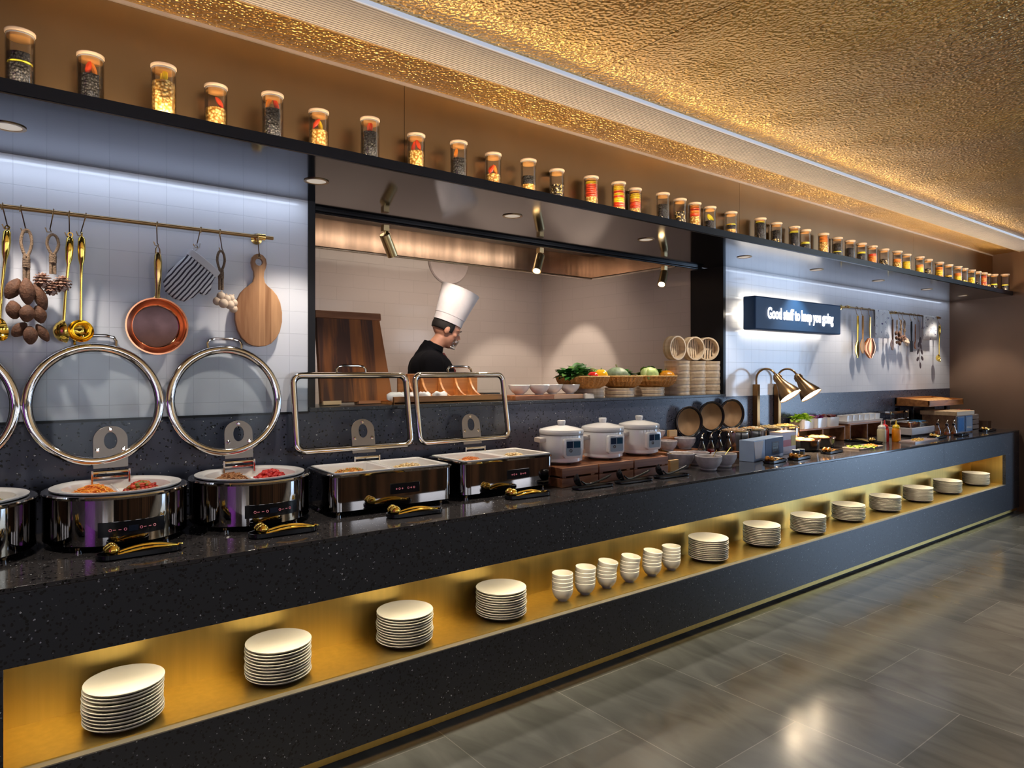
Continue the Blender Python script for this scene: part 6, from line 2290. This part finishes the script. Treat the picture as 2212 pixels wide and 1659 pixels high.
# black pots with bread
for k, (x, y, w) in enumerate([(5.290, .430, 'left'), (5.610, .470, 'right')]):
    root = thing('black_pot', 'round black pot of golden food, %s of the pair' % w, 'pot', (x, y, CZ), group='round black pots')
    build(G().lathe([(0, 0), (.105, 0), (.118, .010), (.128, .085), (.124, .085), (.112, .016), (0, .012)], 44), 'pot_body', M_BLACK, root)
    build(G().ring([(.122, .083), (.131, .083), (.131, .090), (.122, .090)], 44), 'rim', M_COPPER, root)
    q = random.Random(k)
    for j in range(6):
        a = j * 1.05 + k
        g = G().ell((0, 0, 0), (.042, .024, .016), 16, 10)
        tag(build(g, 'bread_piece', mat('golden_bread', (.80, .46, .16), .5, 0, .25, 30), loc=(x + .055 * math.cos(a), y + .055 * math.sin(a), CZ + .082 + .004 * (j % 2)), rot=(.1, .15, a + 1)), 'golden piece of fried bread, %s in the %s black pot' % (['rightmost', 'back right', 'back', 'leftmost', 'front left', 'front'][j], w), 'bread', 'golden bread pieces in the black pots')
    tag(build(G().lathe([(0, .03), (.10, .03), (.108, .070), (0, .072)], 28), 'pot_filling', mat('golden_filling', (.55, .28, .08), .6, 0, .4, 60), loc=(x, y, CZ)), 'golden-brown food filling the %s black pot' % w, 'food', None, 'stuff')

# heat lamps
def heat_lamp(x, y, lab):
    root = thing('heat_lamp', lab, 'lamp', (x, y, CZ), group='brass heat lamps on the counter')
    build(G().lathe([(0, 0), (.025, 0), (.026, .006), (.020, .012), (0, .012)], 28), 'base', M_BRONZE_T, root)
    build(G().box(-.022, -.022, .010, .022, .022, .535), 'post', M_BRASS if False else mat('satin_brass', (.32, .18, .07), .35, 1.0, .05), root, bevel=.004)
    R_ = .088
    cx = R_
    pts = [(0, 0, .533), (0, 0, .575)]
    for k in range(13):
        a = math.pi - math.pi * .90 * k / 12
        pts.append((.01 * k / 12, -(R_ + R_ * math.cos(a)), .580 + R_ * .95 * math.sin(a)))
    build(G().tube(pts, .0085, 12), 'gooseneck', M_BRONZE_T, root)
    e = Vector(pts[-1])
    ax = Vector((.06, -.60, -.80)).normalized()
    M = Matrix.Translation(e) @ ax.to_track_quat('-Z', 'Y').to_matrix().to_4x4()
    prof = [(0.0001, .014), (.016, .012), (.026, .0), (.030, -.02), (.036, -.06), (.050, -.10), (.072, -.145), (.088, -.185), (.092, -.205), (.089, -.205), (.084, -.185), (.068, -.145), (.046, -.10), (.03, -.06), (.0001, -.02)]
    sh = build(G().ring(prof, 44, M), 'lamp_shade', mat('bronze_lamp_shade', (.24, .145, .07), .3, 1.0, .06), root)
    g = G()
    for a in (0, 90, 180, 270):
        g.tube([Vector((.030 * math.cos(R(a)), .030 * math.sin(R(a)), -.002)), Vector((.037 * math.cos(R(a)), .037 * math.sin(R(a)), -.035))], .004, 6, M)
    build(g, 'shade_clips', M_BRONZE_T, sh)
    build(G().lathe([(0, -.196), (.084, -.198), (.084, -.194), (0, -.190)], 36, M), 'bulb', M_LAMP, root)
    p = Vector((x, y, CZ)) + e + ax * .215
    spot('heat_beam', tuple(p), tuple(p + ax), 40, (1.0, .72, .42), 120, .5, .05)
    return root


heat_lamp(5.110, .744, 'brass heat lamp with a bell shade, left one of the pair')
heat_lamp(5.430, .744, 'brass heat lamp with a bell shade, right one of the pair')

# ---- wooden risers with salads
def open_riser(name, lab, x0_, x1_, y0_, y1_, h, mids, m):
    cx, cy = (x0_ + x1_) / 2, (y0_ + y1_) / 2
    hx, hy = (x1_ - x0_) / 2, (y1_ - y0_) / 2
    root = thing(name, lab, 'riser', (cx, cy, CZ), group='open wooden risers on the right')
    build(G().box(-hx, -hy, h - .014, hx, hy, h), 'top_board', m, root, bevel=.002)
    for xx in [-hx, hx - .014] + [t - cx for t in mids]:
        build(G().box(xx, -hy, 0, xx + .014, hy, h - .014), 'side_board', m, root, bevel=.002)
    build(G().box(-hx, hy - .012, 0, hx, hy, h - .014), 'back_board', m, root)


M_RISE = mat_wood('riser_wood', (.22, .09, .035), (.42, .20, .09), 3, 0)
open_riser('wooden_riser', 'open wooden riser under the white salad boxes', 5.50, 6.33, .60, .755, .140, (5.92,), M_RISE)
open_riser('wooden_riser', 'open wooden riser under the long white cup tray', 6.42, 7.12, .60, .755, .150, (6.76,), M_RISE)
sx0 = None
for k, (x, w, cols, nm) in enumerate([(5.700, 'pale green frisee', [(.45, .65, .05), (.60, .78, .12), (.30, .52, .03)], 'frisee_salad'), (5.930, 'shredded purple cabbage', [(.28, .03, .22), (.45, .08, .38), (.18, .01, .12)], 'purple_cabbage'),
                                      (6.150, 'dark red salad leaves', [(.10, .015, .015), (.18, .03, .02), (.05, .01, .01)], 'red_salad')]):
    lab = 'white ceramic box holding ' + w
    if sx0 is None:
        sx0 = tag(build(G().loft([rr(.088, .066, .02, 0), rr(.095, .070, .022, .085), rr(.088, .063, .018, .085), rr(.084, .060, .016, .012)]), 'salad_box', M_WHITE, loc=(x, .675, CZ + .1405)), lab, 'salad box', 'white salad boxes on the riser')
    else:
        dup(sx0, (x, .675, CZ + .1405), label=lab)
    leafy(nm, w + ' piled in its white box on the riser', x, .675, CZ + .1405 + .072, 90 if k == 0 else 54, .100 if k == 0 else .065, cols, .12, 30 + k, 1.0, cat='salad')
ct_ = thing('cup_tray', 'long white ribbed tray of small cups on the second riser', 'tray', (6.76, .675, CZ + .1505))
build(G().loft([rr(.36, .06, .01, 0), rr(.37, .066, .012, .022), rr(.36, .058, .01, .022), rr(.36, .058, .01, .006)]), 'tray_body', M_WHITE, ct_)
cp0 = None
for k in range(6):
    lab = 'small white square cup in the long tray, ' + ['leftmost', 'second from the left', 'third from the left', 'third from the right', 'second from the right', 'rightmost'][k]
    x = 6.47 + k * .116
    if cp0 is None:
        cp0 = tag(build(G().loft([rr(.046, .044, .008, 0), rr(.052, .050, .01, .068), rr(.048, .046, .008, .068), rr(.042, .040, .006, .01)]), 'small_cup', M_WHITE, loc=(x, .675, CZ + .158)), lab, 'cup', 'small white cups in the long tray')
    else:
        dup(cp0, (x, .675, CZ + .158), label=lab)

# squeeze bottles
def bottle(x, y, m, m2, lab, s_=1.0):
    root = thing('squeeze_bottle', lab, 'bottle', (x, y, CZ), group='squeeze bottles beside the white riser box')
    build(G().lathe([(0, 0), (.034 * s_, 0), (.036 * s_, .004), (.036 * s_, .105), (.032 * s_, .120), (.028 * s_, .124), (0, .124)], 30), 'bottle_body', m, root)
    build(G().lathe([(0, .124), (.031 * s_, .124), (.031 * s_, .140), (.022 * s_, .150), (.008, .158), (.0035, .195), (0, .195)], 26), 'nozzle_cap', m2, root)


bottle(6.455, .330, mat('cream_plastic', (.70, .60, .36), .35), mat('white_cap', (.80, .74, .60), .35), 'cream-coloured squeeze bottle, left of three', 1.05)
bottle(6.560, .350, mat('red_plastic', (.75, .01, .01), .3), mat('red_cap', (.75, .02, .02), .3), 'red squeeze bottle, middle of three')
bottle(6.610, .270, mat('orange_plastic', (.95, .32, .005), .3), mat('yellow_cap', (.95, .62, .01), .3), 'orange squeeze bottle with yellow cap, right of three')
bt = tag(build(G().loft([rr(.055, .15, .02, 0), rr(.062, .158, .024, .014), rr(.056, .152, .02, .014), rr(.052, .148, .018, .004)]), 'long_black_tray', M_BLACK, loc=(6.315, .43, CZ)), 'long black tray lying crosswise left of the squeeze bottles', 'tray')
tongs(6.315, .44, CZ + .005, R(80), M_BRASS, 'brass tongs on the long crosswise black tray', .95)
pl = tag(build(G().loft([rr(.20, .075, .02, 0), rr(.21, .082, .022, .012), rr(.204, .076, .02, .012), rr(.198, .070, .018, .004)]), 'salad_platter', mat('grey_marble_platter', (.55, .46, .42), .25, 0, .15), loc=(5.850, .215, CZ)), 'long flat platter of sliced greens at the counter edge', 'platter')
leafy('sliced_greens', 'bright green sliced leaves on the flat platter', 5.82, .215, CZ + .006, 40, .05, [(.40, .60, .05), (.55, .70, .12), (.25, .45, .04)], .20, 51, .5, cat='salad')
food('sliced_carrot', 'orange carrot slices at the right end of the flat platter', (5.99, .215, CZ + .006), .05, .05, .016, [(.85, .28, .03), (.9, .4, .1)], 40, 'chunk', 77)
tag(build(G().loft([rr(.26, .07, .01, 0), rr(.26, .07, .01, .012)]), 'marble_slab', mat('pink_marble', (.60, .45, .40), .2, 0, .12), loc=(6.83, .165, CZ)), 'pale marble slab lying before the white grill box', 'slab')
food('fruit_slices', 'yellow-orange slices on the pale marble slab', (6.80, .165, CZ + .0125), .09, .045, .012, [(.88, .50, .06), (.9, .62, .15)], 40, 'chunk', 78)

# grill box with pans
gr = thing('grill_box', 'white boxy table grill on black feet with pans on top', 'grill', (7.44, .475, CZ))
build(G().box(-.27, -.115, .018, .27, .115, .088), 'box_body', mat('off_white_enamel', (.62, .56, .52), .35), gr, bevel=.004)
build(G().box(-.25, -.10, .0, .25, .10, .018), 'feet', M_BLACK, gr)
build(G().box(-.262, -.105, .088, .262, .105, .094), 'hot_plate', M_BLACK, gr)
for k, (x, m, lab) in enumerate([(7.32, M_COPPER, 'small copper pan on the white grill box'), (7.56, M_STEEL, 'small steel pan on the white grill box')]):
    root = thing('small_pan', lab, 'pan', (x, .475, CZ + .0945))
    build(G().loft([rr(.098, .072, .02, 0), rr(.104, .078, .022, .040), rr(.100, .074, .02, .040), rr(.094, .068, .018, .006)]), 'pan_body', m, root)
    for sd in (-1, 1):
        build(G().tube([(-.03, sd * .078, .030), (-.025, sd * .098, .034), (.025, sd * .098, .034), (.03, sd * .078, .030)], .004, 8), 'side_handle', M_BRASS, root)
    build(G().loft([rr(.090, .064, .02, .040), rr(.088, .062, .02, .048), rr(.05, .04, .02, .052)]), 'pan_lid', mat('blue_tinted_lid', (.08, .28, .50), .15, .7) if k else M_STEEL, root)
ts = thing('wire_toaster', 'silver wire-sided toaster under the raised bread tray', 'toaster', (7.52, .683, CZ))
build(G().box(-.20, -.062, .0, .20, .062, .15), 'toaster_body', M_STEEL, ts, bevel=.006)
build(G().loft([rr(.21, .068, .02, .205), rr(.212, .070, .02, .215), rr(.20, .06, .02, .232)]), 'top_cover', M_CHROME, ts)
g = G()
for k in range(15):
    g.tube([(-.195 + k * .028, -.060, .15), (-.195 + k * .028, -.060, .206)], .003, 6)
build(g, 'wire_guard', M_CHROME, ts)
build(G().tube([(.19, -.065, .15), (.19, -.065, .24)], .010, 10), 'post', M_CHROME, ts)

# bread display
st = thing('black_stand', 'black metal stand carrying the slanted bread tray', 'stand', (8.22, .66, CZ))
for a, b in ((-.44, -.06), (.44, -.06), (-.44, .07), (.44, .07)):
    build(G().box(a - .012, b - .012, 0, a + .012, b + .012, .262), 'leg', M_BLACK, st)
build(G().box(-.455, -.075, .262, .455, .085, .276), 'top_frame', M_BLACK, st)
build(G().box(-.43, .06, .02, .43, .068, .25), 'back_panel', M_BLACK, st)
bt = thing('bread_tray', 'slanted wooden tray of bread raised on a black stand', 'tray', (8.22, .60, CZ + .276))
build(G().box(-.46, -.17, 0, .46, .165, .012), 'tray_base', M_ORANGEW, bt)
build(G().box(-.46, -.17, .012, .46, -.155, .060), 'front_board', M_ORANGEW, bt, bevel=.002)
build(G().loft([[(-.46, -.17, .012), (-.445, -.17, .012), (-.445, .165, .012), (-.46, .165, .012)], [(-.46, -.17, .060), (-.445, -.17, .060), (-.445, .165, .085), (-.46, .165, .085)]]), 'side_board', M_ORANGEW, bt)
build(G().loft([[(.445, -.17, .012), (.46, -.17, .012), (.46, .165, .012), (.445, .165, .012)], [(.445, -.17, .060), (.46, -.17, .060), (.46, .165, .085), (.445, .165, .085)]]), 'side_board', M_ORANGEW, bt)
build(G().box(-.46, .150, .012, .46, .165, .085), 'back_board', M_ORANGEW, bt)
q = random.Random(9)
bw = ['leftmost', 'second from the left', 'third from the left', 'fourth from the left', 'fifth from the left', 'third from the right', 'second from the right', 'rightmost']
for k in range(8):
    tag(build(G().ell((0, 0, 0), (.046, .115, .030), 20, 12), 'bread_roll', mat('golden_crust', (.72, .33, .07), .45, 0, .3, 22), loc=(8.22 - .36 + k * .103, .60, CZ + .276 + .043), rot=(R(4), 0, R(6 * (k % 3 - 1)))), 'golden bread roll in the raised slanted tray, ' + bw[k], 'bread', 'bread rolls in the slanted tray')
bx = thing('bread_box', 'wooden bread box with blue glass doors below the bread tray', 'bread box', (8.13, .385, CZ))
build(G().box(-.225, -.15, 0, .225, .17, .185), 'box_body', mat_wood('brown_box_wood', (.16, .07, .03), (.32, .16, .07), 3, 0), bx, bevel=.003)
build(G().box(-.24, -.165, .185, .24, .185, .228), 'top_board', M_PALEW, bx, bevel=.003)
for k, xx in enumerate((-.205, .010)):
    d = build(G().box(xx, -.158, .012, xx + .195, -.1505, .176), 'door', M_BLUE, bx)
    build(G().box(xx + .025, -.1592, .025, xx + .170, -.1582, .160), 'glass_pane', mat('sky_blue_pane' if k == 0 else 'pale_blue_pane', (.08, .26, .55) if k == 0 else (.32, .40, .48), .1), d)
for k, (x, y) in enumerate([(7.700, .245), (7.790, .215), (7.700, .330)]):
    cruet(x, y, CZ, 'a', 'small amber glass cruet left of the bread box, ' + ['front left one', 'front right one', 'rear one'][k], 'amber cruets by the bread box')
wc = thing('washed_crate', 'whitewashed slatted crate right of the bread box', 'crate', (8.62, .46, CZ))
for k in range(3):
    z_ = .004 + k * .056
    build(G().box(-.215, -.13, z_, .215, -.118, z_ + .046), 'front_slat', M_WASHED, wc, bevel=.001)
    build(G().box(-.215, .118, z_, .215, .13, z_ + .046), 'back_slat', M_WASHED, wc)
    build(G().box(-.215, -.118, z_, -.203, .118, z_ + .046), 'side_slat', M_WASHED, wc)
    build(G().box(.203, -.118, z_, .215, .118, z_ + .046), 'side_slat', M_WASHED, wc)
build(G().box(-.203, -.118, .118, .203, .118, .126), 'inner_shelf', M_WASHED, wc)
g = G()
for a in (-1, 1):
    for b in (-1, 1):
        g.box(a * .195 - .008, b * .110 - .008, 0, a * .195 + .008, b * .110 + .008, .166)
build(g, 'corner_posts', M_WASHED, wc)
sb_ = None
for k in range(6):
    for j in range(2):
        x, y = 8.475 + k * .058, .405 + j * .095
        lab = 'tiny dark bottle with red cap in the whitewashed crate, %s row, %s' % (('front', 'back')[j], ['leftmost', 'second from the left', 'third from the left', 'third from the right', 'second from the right', 'rightmost'][k])
        if sb_ is None:
            sb_ = thing('sauce_bottle', lab, 'bottle', (x, y, CZ + .1265), group='tiny red-capped bottles in the crate')
            build(G().lathe([(0, 0), (.018, 0), (.019, .003), (.019, .060), (.010, .074), (0, .074)], 18), 'bottle_body', mat('dark_bottle', (.06, .012, .01), .15), sb_)
            build(G().lathe([(0, .074), (.012, .074), (.012, .092), (0, .092)], 16), 'cap', mat('red_orange_cap', (.75, .12, .05), .35), sb_)
        else:
            dup(sb_, (x, y, CZ + .1265), label=lab)
tag(build(G().loft([rr(.058, .09, .012, 0), rr(.062, .095, .014, .085), rr(.056, .089, .01, .085), rr(.05, .083, .01, .012)]), 'wooden_box', mat_wood('dark_box_wood', (.07, .035, .02), (.15, .08, .045), 3, 2), loc=(8.965, .36, CZ)), 'small dark ribbed wooden box beside the end wall', 'box')
